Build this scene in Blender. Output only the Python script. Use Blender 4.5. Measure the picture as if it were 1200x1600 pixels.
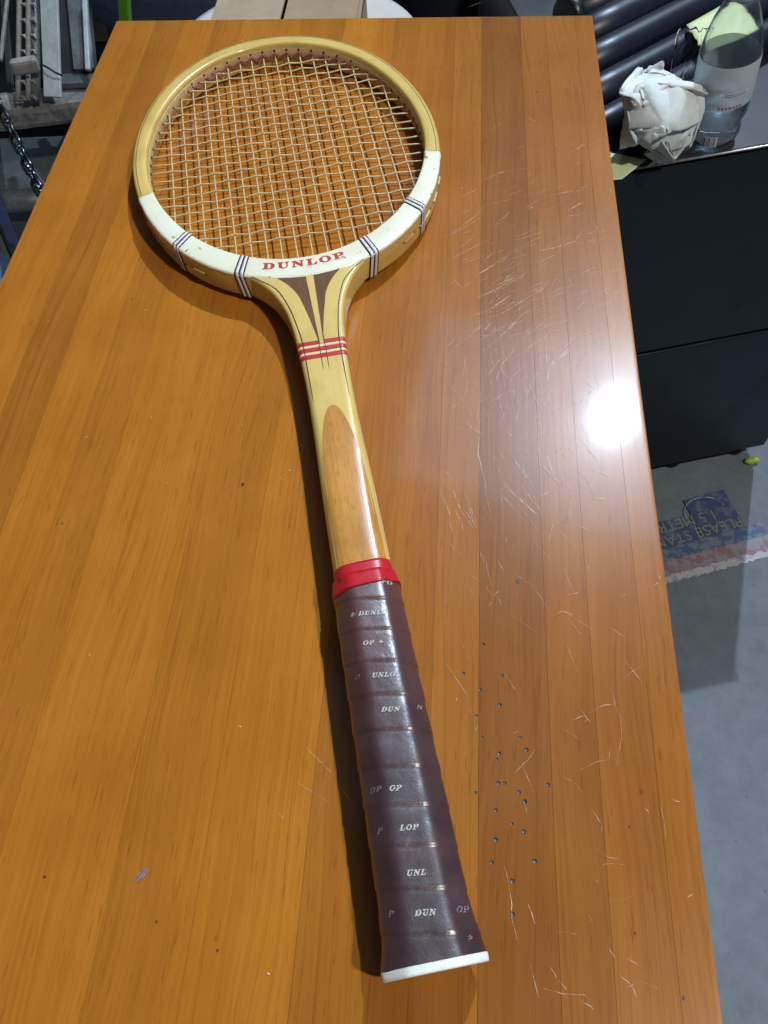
import bpy, bmesh, math, random
from mathutils import Vector, Matrix, noise
from mathutils.geometry import tessellate_polygon

random.seed(7)
for o in list(bpy.data.objects):
    bpy.data.objects.remove(o)
scene = bpy.context.scene
COL = scene.collection
PI = math.pi

# ------------------------------------------------------------------ camera
CAM_H = 0.37334
FPX = 1206.2
R = ((0.9968052, 0.0345724, -0.0720011),
     (0.0662616, -0.8612819, 0.5037886),
     (-0.0445961, -0.5069500, -0.8608211))      # columns: right, down, forward
cd = bpy.data.cameras.new('camera')
cam = bpy.data.objects.new('camera', cd)
COL.objects.link(cam)
cd.sensor_fit = 'VERTICAL'
cd.sensor_height = 24.0
cd.sensor_width = 18.0
cd.lens = 24.0 * FPX / 1600.0
cd.clip_start = 0.02
cd.clip_end = 100
cam.matrix_world = Matrix(((R[0][0], -R[0][1], -R[0][2], 0),
                           (R[1][0], -R[1][1], -R[1][2], 0),
                           (R[2][0], -R[2][1], -R[2][2], CAM_H),
                           (0, 0, 0, 1)))
scene.camera = cam
scene.render.resolution_x = 768
scene.render.resolution_y = 1024

# ------------------------------------------------------------------ world, lamps, exposure
world = bpy.data.worlds.new('World')
scene.world = world
world.use_nodes = True
bg = world.node_tree.nodes['Background']
bg.inputs['Color'].default_value = (0.92, 0.96, 1.0, 1)
bg.inputs['Strength'].default_value = 0.060

def area_lamp(name, loc, target, size, power, color, shape='DISK', size_y=None):
    ld = bpy.data.lights.new(name, 'AREA')
    ld.shape = shape
    ld.size = size
    if size_y:
        ld.size_y = size_y
    ld.energy = power
    ld.color = color
    o = bpy.data.objects.new(name, ld)
    COL.objects.link(o)
    o.location = loc
    o.rotation_euler = (Vector(target) - Vector(loc)).to_track_quat('-Z', 'Y').to_euler()
    return o
# high workshop lamp beyond the table (its mirror image is the bright spot on the varnish)
key = area_lamp('workshop_lamp', (1.122, 3.19, 3.725), (-.10, .55, 0), 0.06, 11.5, (.68, .84, 1.0))
key.data.spread = math.radians(44)            # reflector lamp
# second, nearer lamp to the right of the viewer
area_lamp('side_lamp', (1.0, -.31, 1.8), (-.1, .25, 0), 0.11, 27, (1.0, .97, .90))
# wide bluish daylight panel high up behind the lamp: the hazy sheen on the right of the table
area_lamp('skylight_panel', (.93, 3.42, 4.22), (.05, .2, 0), 2.4, 52, (.44, .65, 1.0), 'RECTANGLE', 1.25)
# dim bluish roof panel overhead
area_lamp('roof_panel', (0.15, 0.95, 3.6), (.15, .95, 0), 1.5, 1.2, (.50, .78, 1.0), 'RECTANGLE', .7)

scene.view_settings.view_transform = 'Standard'
scene.view_settings.look = 'None'
scene.view_settings.exposure = 0.18
scene.view_settings.gamma = 1.0
scene.view_settings.use_curve_mapping = False

# ------------------------------------------------------------------ helpers
def at(px, py, z):
    """point of the place at height z that the photograph shows at (px, py)"""
    d = Vector((px - 600.0, py - 800.0, FPX))
    w = Vector([sum(R[i][k] * d[k] for k in range(3)) for i in range(3)])
    t = (z - CAM_H) / w.z
    return Vector((0, 0, CAM_H)) + w * t

def link(name, me, mat=None, parent=None, smooth=False):
    o = bpy.data.objects.new(name, me)
    COL.objects.link(o)
    if mat is not None and not me.materials:
        me.materials.append(mat)
    if parent is not None:
        o.parent = parent
    if smooth:
        me.polygons.foreach_set('use_smooth', [True] * len(me.polygons))
    return o

def obj(name, bm, mat=None, parent=None, smooth=False):
    bmesh.ops.recalc_face_normals(bm, faces=bm.faces)
    me = bpy.data.meshes.new(name)
    bm.to_mesh(me)
    bm.free()
    return link(name, me, mat, parent, smooth)

def empty(name, loc, rot=(0, 0, 0)):
    o = bpy.data.objects.new(name, None)
    COL.objects.link(o)
    o.location = loc
    o.rotation_euler = rot
    o.empty_display_size = .05
    return o

def tag(o, label=None, cat=None, group=None, kind=None):
    if label: o['label'] = label
    if cat: o['category'] = cat
    if group: o['group'] = group
    if kind: o['kind'] = kind
    return o

def box_bm(x0, x1, y0, y1, z0, z1, bev=0.0, seg=2, bm=None):
    own = bm is None
    if own: bm = bmesh.new()
    v = [bm.verts.new((x, y, z)) for z in (z0, z1) for y in (y0, y1) for x in (x0, x1)]
    fs = [(0, 2, 3, 1), (4, 5, 7, 6), (0, 1, 5, 4), (2, 6, 7, 3), (0, 4, 6, 2), (1, 3, 7, 5)]
    faces = [bm.faces.new([v[i] for i in f]) for f in fs]
    if bev > 0:
        es = {e for f in faces for e in f.edges}
        bmesh.ops.bevel(bm, geom=list(es), offset=bev, segments=seg, affect='EDGES', profile=.5)
    return bm

def loft(secs, closed_path=False, cap=True, bm=None):
    """secs: list of closed rings of equal length; makes UVs in metres (x along the path, y round the ring)"""
    own = bm is None
    if own: bm = bmesh.new()
    uvl = bm.loops.layers.uv.verify()
    n = len(secs[0]); m = len(secs)
    V = [[bm.verts.new(p) for p in s] for s in secs]
    cu = [0.0]
    for i in range(1, m + 1):
        a = Vector(secs[i - 1][0]); b = Vector(secs[i % m][0])
        cu.append(cu[-1] + (b - a).length)
    rv = [0.0]
    for j in range(1, n + 1):
        rv.append(rv[-1] + (Vector(secs[0][j % n]) - Vector(secs[0][j - 1])).length)
    for i in range(m if closed_path else m - 1):
        for j in range(n):
            f = bm.faces.new((V[i][j], V[i][(j + 1) % n], V[(i + 1) % m][(j + 1) % n], V[(i + 1) % m][j]))
            f.smooth = True
            for l, (a, b) in zip(f.loops, ((i, j), (i, j + 1), (i + 1, j + 1), (i + 1, j))):
                l[uvl].uv = (cu[a], rv[b])
    if cap and not closed_path:
        bm.faces.new(V[0][::-1]); bm.faces.new(V[-1])
    return bm

def tube_bm(pts, r, n=6, bm=None, cap=True, closed=False):
    pts = [Vector(p) for p in pts]
    rr = r if isinstance(r, (list, tuple)) else [r] * len(pts)
    secs = []
    up = None
    m = len(pts)
    for i, p in enumerate(pts):
        if closed:
            t = (pts[(i + 1) % m] - pts[i - 1])
        else:
            t = (pts[min(i + 1, m - 1)] - pts[max(i - 1, 0)])
        t.normalize()
        if up is None:
            up = Vector((0, 0, 1)) if abs(t.z) < .9 else Vector((1, 0, 0))
        s = t.cross(up).normalized()
        up = s.cross(t).normalized()
        secs.append([p + (s * math.cos(a) + up * math.sin(a)) * rr[i] for a in [2 * PI * k / n for k in range(n)]])
    return loft(secs, closed_path=closed, cap=cap, bm=bm)

def ribbon_bm(pts, widths, z_up, bm=None):
    """flat narrow strip along pts (Vectors), widened sideways in the xy plane"""
    own = bm is None
    if own: bm = bmesh.new()
    prev = None
    m = len(pts)
    for i, p in enumerate(pts):
        t = Vector(pts[min(i + 1, m - 1)]) - Vector(pts[max(i - 1, 0)])
        t.z = 0
        if t.length < 1e-9: t = Vector((1, 0, 0))
        t.normalize()
        s = Vector((-t.y, t.x, 0))
        w = widths[i] / 2
        a = bm.verts.new(Vector(p) + s * w + Vector((0, 0, z_up)))
        b = bm.verts.new(Vector(p) - s * w + Vector((0, 0, z_up)))
        if prev: bm.faces.new((prev[0], prev[1], b, a))
        prev = (a, b)
    return bm

def lathe_bm(prof, n=48, bm=None, closed_bottom=True, closed_top=False):
    own = bm is None
    if own: bm = bmesh.new()
    rings = []
    for r, z in prof:
        rings.append([bm.verts.new((r * math.cos(2 * PI * k / n), r * math.sin(2 * PI * k / n), z)) for k in range(n)])
    for a, b in zip(rings, rings[1:]):
        for k in range(n):
            f = bm.faces.new((a[k], a[(k + 1) % n], b[(k + 1) % n], b[k])); f.smooth = True
    if closed_bottom: bm.faces.new(rings[0][::-1])
    if closed_top: bm.faces.new(rings[-1])
    return bm

def interp(tab, x):
    if x <= tab[0][0]: return tab[0][1]
    for (a, va), (b, vb) in zip(tab, tab[1:]):
        if x <= b:
            t = (x - a) / (b - a)
            return va + (vb - va) * t
    return tab[-1][1]

def smooth_tab(tab, n=200):
    """Catmull-Rom resample of a table so that lofted outlines have no kinks"""
    xs = [t[0] for t in tab]
    out = []
    for k in range(n + 1):
        x = xs[0] + (xs[-1] - xs[0]) * k / n
        i = 0
        while i < len(xs) - 2 and x > xs[i + 1]: i += 1
        x0, x1 = xs[i], xs[i + 1]
        y0, y1 = tab[i][1], tab[i + 1][1]
        m0 = (y1 - tab[i - 1][1]) / (x1 - xs[i - 1]) if i > 0 else (y1 - y0) / (x1 - x0)
        m1 = (tab[i + 2][1] - y0) / (xs[i + 2] - x0) if i + 2 < len(xs) else (y1 - y0) / (x1 - x0)
        h = x1 - x0; t = (x - x0) / h
        y = (2*t**3-3*t*t+1)*y0 + (t**3-2*t*t+t)*h*m0 + (-2*t**3+3*t*t)*y1 + (t**3-t*t)*h*m1
        out.append((x, y))
    return out

# ------------------------------------------------------------------ materials
class NT:
    def __init__(self, name):
        self.m = bpy.data.materials.new(name)
        self.m.use_nodes = True
        self.t = self.m.node_tree
        self.b = self.t.nodes['Principled BSDF']
    def n(self, typ, **kw):
        nd = self.t.nodes.new(typ)
        for k, v in kw.items(): setattr(nd, k, v)
        return nd
    def l(self, a, b): self.t.links.new(a, b)
    def val(self, sock, v):
        if hasattr(v, 'links') or isinstance(v, bpy.types.NodeSocket): self.l(v, sock)
        else: sock.default_value = v
    def coord(self, kind='Object'): return self.n('ShaderNodeTexCoord').outputs[kind]
    def mapping(self, vec, scale=(1, 1, 1), rot=(0, 0, 0), loc=(0, 0, 0)):
        m = self.n('ShaderNodeMapping')
        self.l(vec, m.inputs['Vector'])
        m.inputs['Scale'].default_value = scale
        m.inputs['Rotation'].default_value = rot
        m.inputs['Location'].default_value = loc
        return m.outputs['Vector']
    def noise(self, vec, scale=1.0, detail=3.0, rough=.5, dist=0.0):
        nd = self.n('ShaderNodeTexNoise')
        self.l(vec, nd.inputs['Vector'])
        nd.inputs['Scale'].default_value = scale
        nd.inputs['Detail'].default_value = detail
        nd.inputs['Roughness'].default_value = rough
        nd.inputs['Distortion'].default_value = dist
        return nd.outputs['Fac']
    def math(self, op, a, b=0.0, c=None, clamp=False):
        nd = self.n('ShaderNodeMath', operation=op)
        nd.use_clamp = clamp
        self.val(nd.inputs[0], a); self.val(nd.inputs[1], b)
        if c is not None: self.val(nd.inputs[2], c)
        return nd.outputs[0]
    def ramp(self, fac, stops):
        nd = self.n('ShaderNodeValToRGB')
        self.l(fac, nd.inputs['Fac'])
        cr = nd.color_ramp
        while len(cr.elements) < len(stops): cr.elements.new(.5)
        for e, (p, c) in zip(cr.elements, stops):
            e.position = p
            e.color = c if len(c) == 4 else (*c, 1)
        return nd.outputs['Color']
    def step(self, fac, a, b):
        nd = self.n('ShaderNodeMapRange', interpolation_type='SMOOTHSTEP')
        self.val(nd.inputs['Value'], fac)
        nd.inputs['From Min'].default_value = a
        nd.inputs['From Max'].default_value = b
        return nd.outputs['Result']
    def mix(self, fac, a, b, mode='MIX'):
        nd = self.n('ShaderNodeMix', data_type='RGBA', blend_type=mode)
        self.val(nd.inputs[0], fac)
        for s, v in ((nd.inputs[6], a), (nd.inputs[7], b)):
            if isinstance(v, bpy.types.NodeSocket): self.l(v, s)
            else: s.default_value = v if len(v) == 4 else (*v, 1)
        return nd.outputs[2]
    def bump(self, h, strength=.3, dist=.001, normal=None):
        nd = self.n('ShaderNodeBump')
        nd.inputs['Strength'].default_value = strength
        nd.inputs['Distance'].default_value = dist
        self.l(h, nd.inputs['Height'])
        if normal: self.l(normal, nd.inputs['Normal'])
        return nd.outputs['Normal']
    def set(self, **kw):
        for k, v in kw.items():
            s = self.b.inputs[k.replace('_', ' ')]
            if isinstance(v, tuple) and len(v) == 3 and s.type == 'RGBA': v = (*v, 1)
            self.val(s, v)
        return self.m

def plain(name, col, rough=.5, metal=0.0, var=.12, scale=40, bump=0.0, **kw):
    t = NT(name)
    c = t.coord()
    n1 = t.noise(c, scale, 4, .6)
    n2 = t.noise(c, scale * 6, 3, .6)
    f = t.math('ADD', t.math('MULTIPLY', n1, .65), t.math('MULTIPLY', n2, .35))
    lo = tuple(x * (1 - var * 1.8) for x in col); hi = tuple(min(1, x * (1 + var * 1.8)) for x in col)
    t.set(Base_Color=t.ramp(f, [(.3, lo), (.7, hi)]), Metallic=metal)
    t.set(Roughness=t.math('ADD', t.math('MULTIPLY', n1, .16), rough - .08, clamp=True))
    if bump: t.set(Normal=t.bump(f, bump, .001))
    for k, v in kw.items(): t.set(**{k: v})
    return t.m

def table_wood():
    t = NT('varnished_pine')
    co = t.coord()
    info = t.n('ShaderNodeObjectInfo')
    off = t.n('ShaderNodeCombineXYZ')
    t.l(t.math('MULTIPLY', info.outputs['Random'], 13.0), off.inputs[0])
    t.l(t.math('MULTIPLY', info.outputs['Random'], 37.0), off.inputs[1])
    ad = t.n('ShaderNodeVectorMath', operation='ADD')
    t.l(co, ad.inputs[0]); t.l(off.outputs[0], ad.inputs[1])
    v = ad.outputs[0]
    warp = t.noise(t.mapping(v, (9, 3, 9)), 1, 2)
    wv = t.n('ShaderNodeVectorMath', operation='ADD')
    wc = t.n('ShaderNodeCombineXYZ')
    t.l(t.math('MULTIPLY', t.math('SUBTRACT', warp, .5), .035), wc.inputs[0])
    t.l(v, wv.inputs[0]); t.l(wc.outputs[0], wv.inputs[1])
    w = wv.outputs[0]
    big = t.noise(t.mapping(w, (38, 2.0, 38)), 1, 3, .5)
    fine = t.noise(t.mapping(w, (520, 9, 520)), 1, 4, .65)
    rings = t.noise(t.mapping(w, (120, 1.3, 120)), 1, 2, .4, .3)
    pores = t.noise(t.mapping(v, (1000, 55, 1000)), 1, 2, .55)
    porek = t.math('MULTIPLY', t.step(pores, .595, .70), t.step(t.noise(t.mapping(v, (75, 7, 75)), 1, 2), .36, .56))
    streak = t.step(t.math('ABSOLUTE', t.math('SUBTRACT', rings, .5)), .012, .0)
    f = t.math('ADD', t.math('MULTIPLY', big, .40), t.math('ADD', t.math('MULTIPLY', fine, .32), t.math('MULTIPLY', t.noise(co, 16, 4, .6), .28)))
    col = t.ramp(f, [(.30, (.245, .078, .0085)), (.47, (.330, .116, .0130)), (.55, (.372, .135, .0160)), (.70, (.440, .172, .024))])
    col = t.mix(t.math('MULTIPLY', streak, .38), col, (.22, .062, .008))
    col = t.mix(t.math('MULTIPLY', porek, .42), col, (.12, .032, .005))
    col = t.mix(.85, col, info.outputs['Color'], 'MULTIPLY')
    # small dark flecks
    vo = t.n('ShaderNodeTexVoronoi'); vo.inputs['Scale'].default_value = 20
    t.l(t.mapping(co, (1, .75, 1)), vo.inputs['Vector'])
    col = t.mix(t.math('MULTIPLY', t.step(vo.outputs['Distance'], .035, .015), .5), col, (.07, .02, .006))
    smear = t.noise(t.mapping(co, (18, 10, 18)), 1, 4, .6)
    t.set(Base_Color=col, Roughness=t.math('ADD', .23, t.math('MULTIPLY', smear, .12)))
    t.set(Normal=t.bump(t.noise(t.mapping(v, (420, 9, 420)), 1, 3, .6), .10, .0004))
    t.b.inputs['Specular IOR Level'].default_value = .15
    t.b.inputs['Coat Weight'].default_value = .22
    t.l(t.math('ADD', .05, t.math('MULTIPLY', smear, .06)), t.b.inputs['Coat Roughness'])
    return t.m

def uv_wood(name, lo, hi, rough=.28, sx=9, sy=900, coat=.5, streak=0.0, uvs=True, pores=0.0):
    t = NT(name)
    co = t.coord('UV' if uvs else 'Object')
    g = t.noise(t.mapping(co, (sx, sy, sy)), 1, 4, .6)
    g2 = t.noise(t.mapping(co, (sx * .4, sy * .14, sy * .14)), 1, 3, .5)
    ob = t.noise(t.coord('Object'), 28, 3)
    f = t.math('ADD', t.math('MULTIPLY', g, .4), t.math('ADD', t.math('MULTIPLY', g2, .35), t.math('MULTIPLY', ob, .25)))
    col = t.ramp(f, [(.32, lo), (.64, hi)])
    if pores:
        p = t.noise(t.mapping(co, (170, 2600, 2600)), 1, 2, .5)
        col = t.mix(t.math('MULTIPLY', t.step(p, .56, .68), pores), col, tuple(x * .35 for x in lo))
    oc = t.coord('Object')
    dirt = t.math('MULTIPLY', t.step(t.noise(oc, 240, 4, .7), .60, .74), .28)
    col = t.mix(dirt, col, tuple(x * .45 for x in lo))
    col = t.mix(t.math('MULTIPLY', t.step(t.noise(oc, 34, 3), .52, .70), .30), col, tuple(x * .72 for x in lo))
    t.set(Base_Color=col, Roughness=t.math('ADD', rough - .05, t.math('MULTIPLY', ob, .18)))
    t.set(Normal=t.bump(g, .06, .0004))
    t.b.inputs['Coat Weight'].default_value = coat
    t.b.inputs['Coat Roughness'].default_value = .10
    return t.m

def leather():
    t = NT('brown_leather')
    co = t.coord()
    a = t.noise(co, 55, 4, .6)
    b = t.noise(co, 900, 3, .6)
    v = t.n('ShaderNodeTexVoronoi'); v.inputs['Scale'].default_value = 1500
    t.l(co, v.inputs['Vector'])
    col = t.ramp(a, [(.3, (.032, .016, .020)), (.7, (.066, .036, .042))])
    sy = t.n('ShaderNodeSeparateXYZ'); t.l(co, sy.inputs[0])
    col = t.mix(t.math('MULTIPLY', t.step(sy.outputs[1], .06, .16), .75), col, (.105, .036, .032))  # redder towards the shaft; the cool reflection below is painted into the colour
    t.set(Base_Color=col, Roughness=t.math('ADD', .26, t.math('MULTIPLY', a, .18)))
    t.b.inputs['IOR'].default_value = 1.75
    t.b.inputs['Coat Weight'].default_value = .5
    t.b.inputs['Coat Roughness'].default_value = .34
    n0 = t.bump(t.noise(co, 110, 4, .55), .32, .0012)
    t.set(Normal=t.bump(t.math('ADD', t.math('MULTIPLY', b, .5), v.outputs['Distance']), .10, .0003, n0))
    return t.m

def worn_print(name, col, base, keep=.5, scale=420):
    t = NT(name)
    co = t.coord()
    k = t.step(t.noise(co, scale, 3, .65), keep - .05, keep + .07)
    t.set(Base_Color=t.mix(k, col, base), Roughness=.4)
    return t.m

M = {}
M['table'] = table_wood()
M['dent'] = plain('dented_varnish', (.14, .12, .11), .28, .30, .3, 900)
M['scratch'] = worn_print('pale_scratch', (.64, .48, .35), (.40, .20, .08), .50, 200)
M['chip'] = plain('grey_chip', (.42, .40, .42), .3, .5, .3, 900)
M['dark_speck'] = plain('dark_speck', (.055, .020, .010), .5)
M['ash'] = uv_wood('ash_wood', (.50, .325, .075), (.68, .485, .145))
M['ash_side'] = uv_wood('aged_ash_wood', (.40, .250, .085), (.60, .42, .16))
M['throat'] = uv_wood('ash_throat', (.56, .385, .100), (.69, .500, .160), sx=9, sy=420)
M['walnut'] = uv_wood('walnut_wedge', (.085, .034, .013), (.165, .075, .030), sx=14, sy=700, pores=.3)
M['mahogany'] = uv_wood('mahogany_overlay', (.40, .165, .026), (.60, .285, .060), sx=16, sy=800, pores=.55, rough=.24, coat=.8)
M['line'] = plain('dark_glue_line', (.022, .016, .014), .4)
def aged_paint():
    t = NT('aged_cream_paint')
    co = t.coord()
    col = t.ramp(t.noise(co, 22, 4, .6), [(.3, (.66, .64, .46)), (.5, (.73, .72, .56)), (.7, (.77, .77, .63))])
    grime = t.step(t.noise(co, 210, 4, .7), .62, .74)
    col = t.mix(t.math('MULTIPLY', grime, .35), col, (.40, .36, .24))
    chip = t.math('MULTIPLY', t.step(t.noise(co, 130, 3, .6), .655, .685), t.step(t.noise(co, 40, 2), .48, .58))
    col = t.mix(chip, col, (.36, .24, .10))
    t.set(Base_Color=col, Roughness=t.math('ADD', .24, t.math('MULTIPLY', t.noise(co, 60, 3), .2)), Normal=t.bump(t.noise(co, 90, 3), .08, .0006))
    t.b.inputs['Coat Weight'].default_value = .3
    return t.m
M['white'] = aged_paint()
M['white_band'] = plain('white_thread', (.66, .60, .62), .4, 0, .06, 300)
M['black_band'] = plain('black_thread', (.018, .018, .024), .4)
M['red_text'] = plain('red_print', (.50, .020, .030), .4, 0, .10, 500)
M['red_stripe'] = plain('red_stripe', (.46, .020, .022), .38, 0, .12, 300, Coat_Weight=.4)
M['cream_stripe'] = plain('cream_stripe', (.78, .55, .36), .4, 0, .06, 300)
M['red_tape'] = plain('red_vinyl_tape', (.46, .012, .020), .30, 0, .08, 80, bump=.05)
M['leather'] = leather()
M['silver_print'] = worn_print('silver_print', (.50, .47, .44), (.055, .030, .034), .565, 1500)
M['faint_print'] = worn_print('faint_silver_print', (.26, .22, .21), (.05, .027, .03), .52, 1900)
M['cap'] = plain('scuffed_white_plastic', (.76, .77, .72), .4, 0, .08, 160, bump=.1)
M['string'] = plain('nylon_string', (.55, .40, .20), .40, 0, .10, 120, Subsurface_Weight=.15)
M['cord'] = plain('maroon_cord', (.32, .10, .09), .5, 0, .15, 300)
M['hole'] = plain('dark_hole', (.020, .008, .006), .7)
M['liner'] = plain('inner_ply', (.50, .34, .16), .4, 0, .14, 200)

# ------------------------------------------------------------------ floor
def concrete():
    t = NT('concrete')
    co = t.coord()
    a = t.noise(co, 3, 5, .6); b = t.noise(co, 40, 5, .65)
    f = t.math('ADD', t.math('MULTIPLY', a, .5), t.math('MULTIPLY', b, .5))
    col = t.ramp(f, [(.3, (.105, .128, .148)), (.5, (.150, .180, .205)), (.72, (.195, .230, .258))])
    sp = t.n('ShaderNodeTexVoronoi'); sp.inputs['Scale'].default_value = 38; t.l(co, sp.inputs['Vector'])
    col = t.mix(t.math('MULTIPLY', t.step(sp.outputs['Distance'], .10, .04), .45), col, (.06, .07, .08))
    col = t.mix(t.math('MULTIPLY', t.step(t.noise(co, 260, 2), .66, .74), .35), col, (.34, .36, .37))
    t.set(Base_Color=col, Roughness=.75, Normal=t.bump(b, .25, .002))
    return t.m
FLOOR = -.74
bm = bmesh.new()
bmesh.ops.create_grid(bm, x_segments=2, y_segments=2, size=6)
fl = obj('floor', bm, concrete())
fl.location = (0, 1, FLOOR)
tag(fl, kind='structure')

# ------------------------------------------------------------------ table
TY0, TY1, TX0, TX1 = -.46, .736, -.3135, .1193
table = empty('table', (0, 0, FLOOR))
tag(table, 'varnished orange-brown plank table carrying the tennis racket', 'table')
SEAMS = [TX0, -.2752, -.2480, -.2195, -.1936, -.1400, -.1003, -.0545, -.0010, .0222, .0560, .0780, .1037, TX1]
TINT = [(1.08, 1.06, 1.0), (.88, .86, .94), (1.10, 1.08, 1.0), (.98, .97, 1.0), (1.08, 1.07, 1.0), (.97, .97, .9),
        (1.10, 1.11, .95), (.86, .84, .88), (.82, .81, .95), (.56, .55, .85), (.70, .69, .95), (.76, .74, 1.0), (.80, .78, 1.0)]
holes = [(0.0243, 0.1426), (0.0144, 0.127), (0.0336, 0.1269), (0.0228, 0.1191), (0.0322, 0.1118), (0.0211, 0.1061), (0.0238, 0.0958), (0.0418, 0.0967), (0.0446, 0.0912), (0.0318, 0.0888), (0.0307, 0.0860), (0.0312, 0.0754), (0.0342, 0.0754), (0.0540, 0.0759), (0.0208, 0.0706), (0.0406, 0.0718), (0.0432, 0.0678), (0.03, 0.0634), (0.0371, 0.0581), (0.0424, 0.0551), (0.0298, 0.0508), (0.028, 0.0415), (0.047, 0.0431), (0.0369, 0.0346), (0.0368, 0.0217)]
THICK = .026
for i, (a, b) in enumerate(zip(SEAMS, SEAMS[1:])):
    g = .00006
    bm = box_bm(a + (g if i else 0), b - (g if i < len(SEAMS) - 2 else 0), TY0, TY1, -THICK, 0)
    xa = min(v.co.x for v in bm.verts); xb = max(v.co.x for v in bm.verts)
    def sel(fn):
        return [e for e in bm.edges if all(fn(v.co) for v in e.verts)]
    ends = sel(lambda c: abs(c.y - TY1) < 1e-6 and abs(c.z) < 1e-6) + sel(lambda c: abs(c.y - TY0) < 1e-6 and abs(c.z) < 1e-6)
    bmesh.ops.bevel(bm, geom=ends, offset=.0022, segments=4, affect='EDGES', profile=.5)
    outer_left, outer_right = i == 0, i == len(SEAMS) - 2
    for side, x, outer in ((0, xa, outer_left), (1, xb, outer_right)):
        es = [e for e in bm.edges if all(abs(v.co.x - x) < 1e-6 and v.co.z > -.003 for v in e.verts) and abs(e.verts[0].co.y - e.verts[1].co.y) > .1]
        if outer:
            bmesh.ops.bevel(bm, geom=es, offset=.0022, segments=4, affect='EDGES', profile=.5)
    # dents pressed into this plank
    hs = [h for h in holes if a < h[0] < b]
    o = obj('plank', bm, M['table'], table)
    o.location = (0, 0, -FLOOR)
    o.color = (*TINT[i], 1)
    if hs:
        cb = bmesh.new()
        for (hx, hy) in hs:
            r = random.uniform(.0009, .0013)
            mt = Matrix.Translation((hx, hy, -FLOOR + r * .42)) @ Matrix.Rotation(random.uniform(0, 3), 4, 'Z') @ Matrix.Diagonal((r * random.uniform(.8, 1.25), r, r * 1.25, 1))
            bmesh.ops.create_icosphere(cb, subdivisions=2, radius=1, matrix=mt)
        cme = bpy.data.meshes.new('cutter'); cb.to_mesh(cme); cb.free()
        cme.materials.append(M['dent'])
        cme.polygons.foreach_set('use_smooth', [True] * len(cme.polygons))
        co_ = bpy.data.objects.new('cutter', cme); COL.objects.link(co_)
        co_.location = (0, 0, FLOOR)
        md = o.modifiers.new('dents', 'BOOLEAN'); md.operation = 'DIFFERENCE'; md.object = co_
        try: md.material_mode = 'TRANSFER'
        except Exception: pass
        bpy.context.view_layer.update()
        dg = bpy.context.evaluated_depsgraph_get()
        nm = bpy.data.meshes.new_from_object(o.evaluated_get(dg))
        o.modifiers.clear(); o.data = nm
        bpy.data.objects.remove(co_)
        bpy.data.meshes.remove(cme)

leg_m = plain('table_leg_wood', (.38, .14, .022), .4, 0, .15, 30)
for nm, c in (('apron', (TX0 + .03, TX0 + .048, TY0 + .06, TY1 - .06)), ('apron', (TX1 - .048, TX1 - .03, TY0 + .06, TY1 - .06)),
              ('apron', (TX0 + .07, TX1 - .07, TY1 - .048, TY1 - .03)), ('apron', (TX0 + .07, TX1 - .07, TY0 + .03, TY0 + .048))):
    obj(nm, box_bm(*c, -FLOOR - .11, -FLOOR - THICK - .0005, .002), leg_m, table)
for x in (TX0 + .045, TX1 - .045):
    for y in (TY0 + .045, TY1 - .045):
        secs = []
        for z, h in ((0, .016), (.5, .021), (-FLOOR - THICK - .0005, .023)):
            secs.append([(x + sx * h, y + sy * h, z) for sx, sy in ((-1, -1), (1, -1), (1, 1), (-1, 1))])
        obj('leg', loft(secs), leg_m, table)

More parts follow.
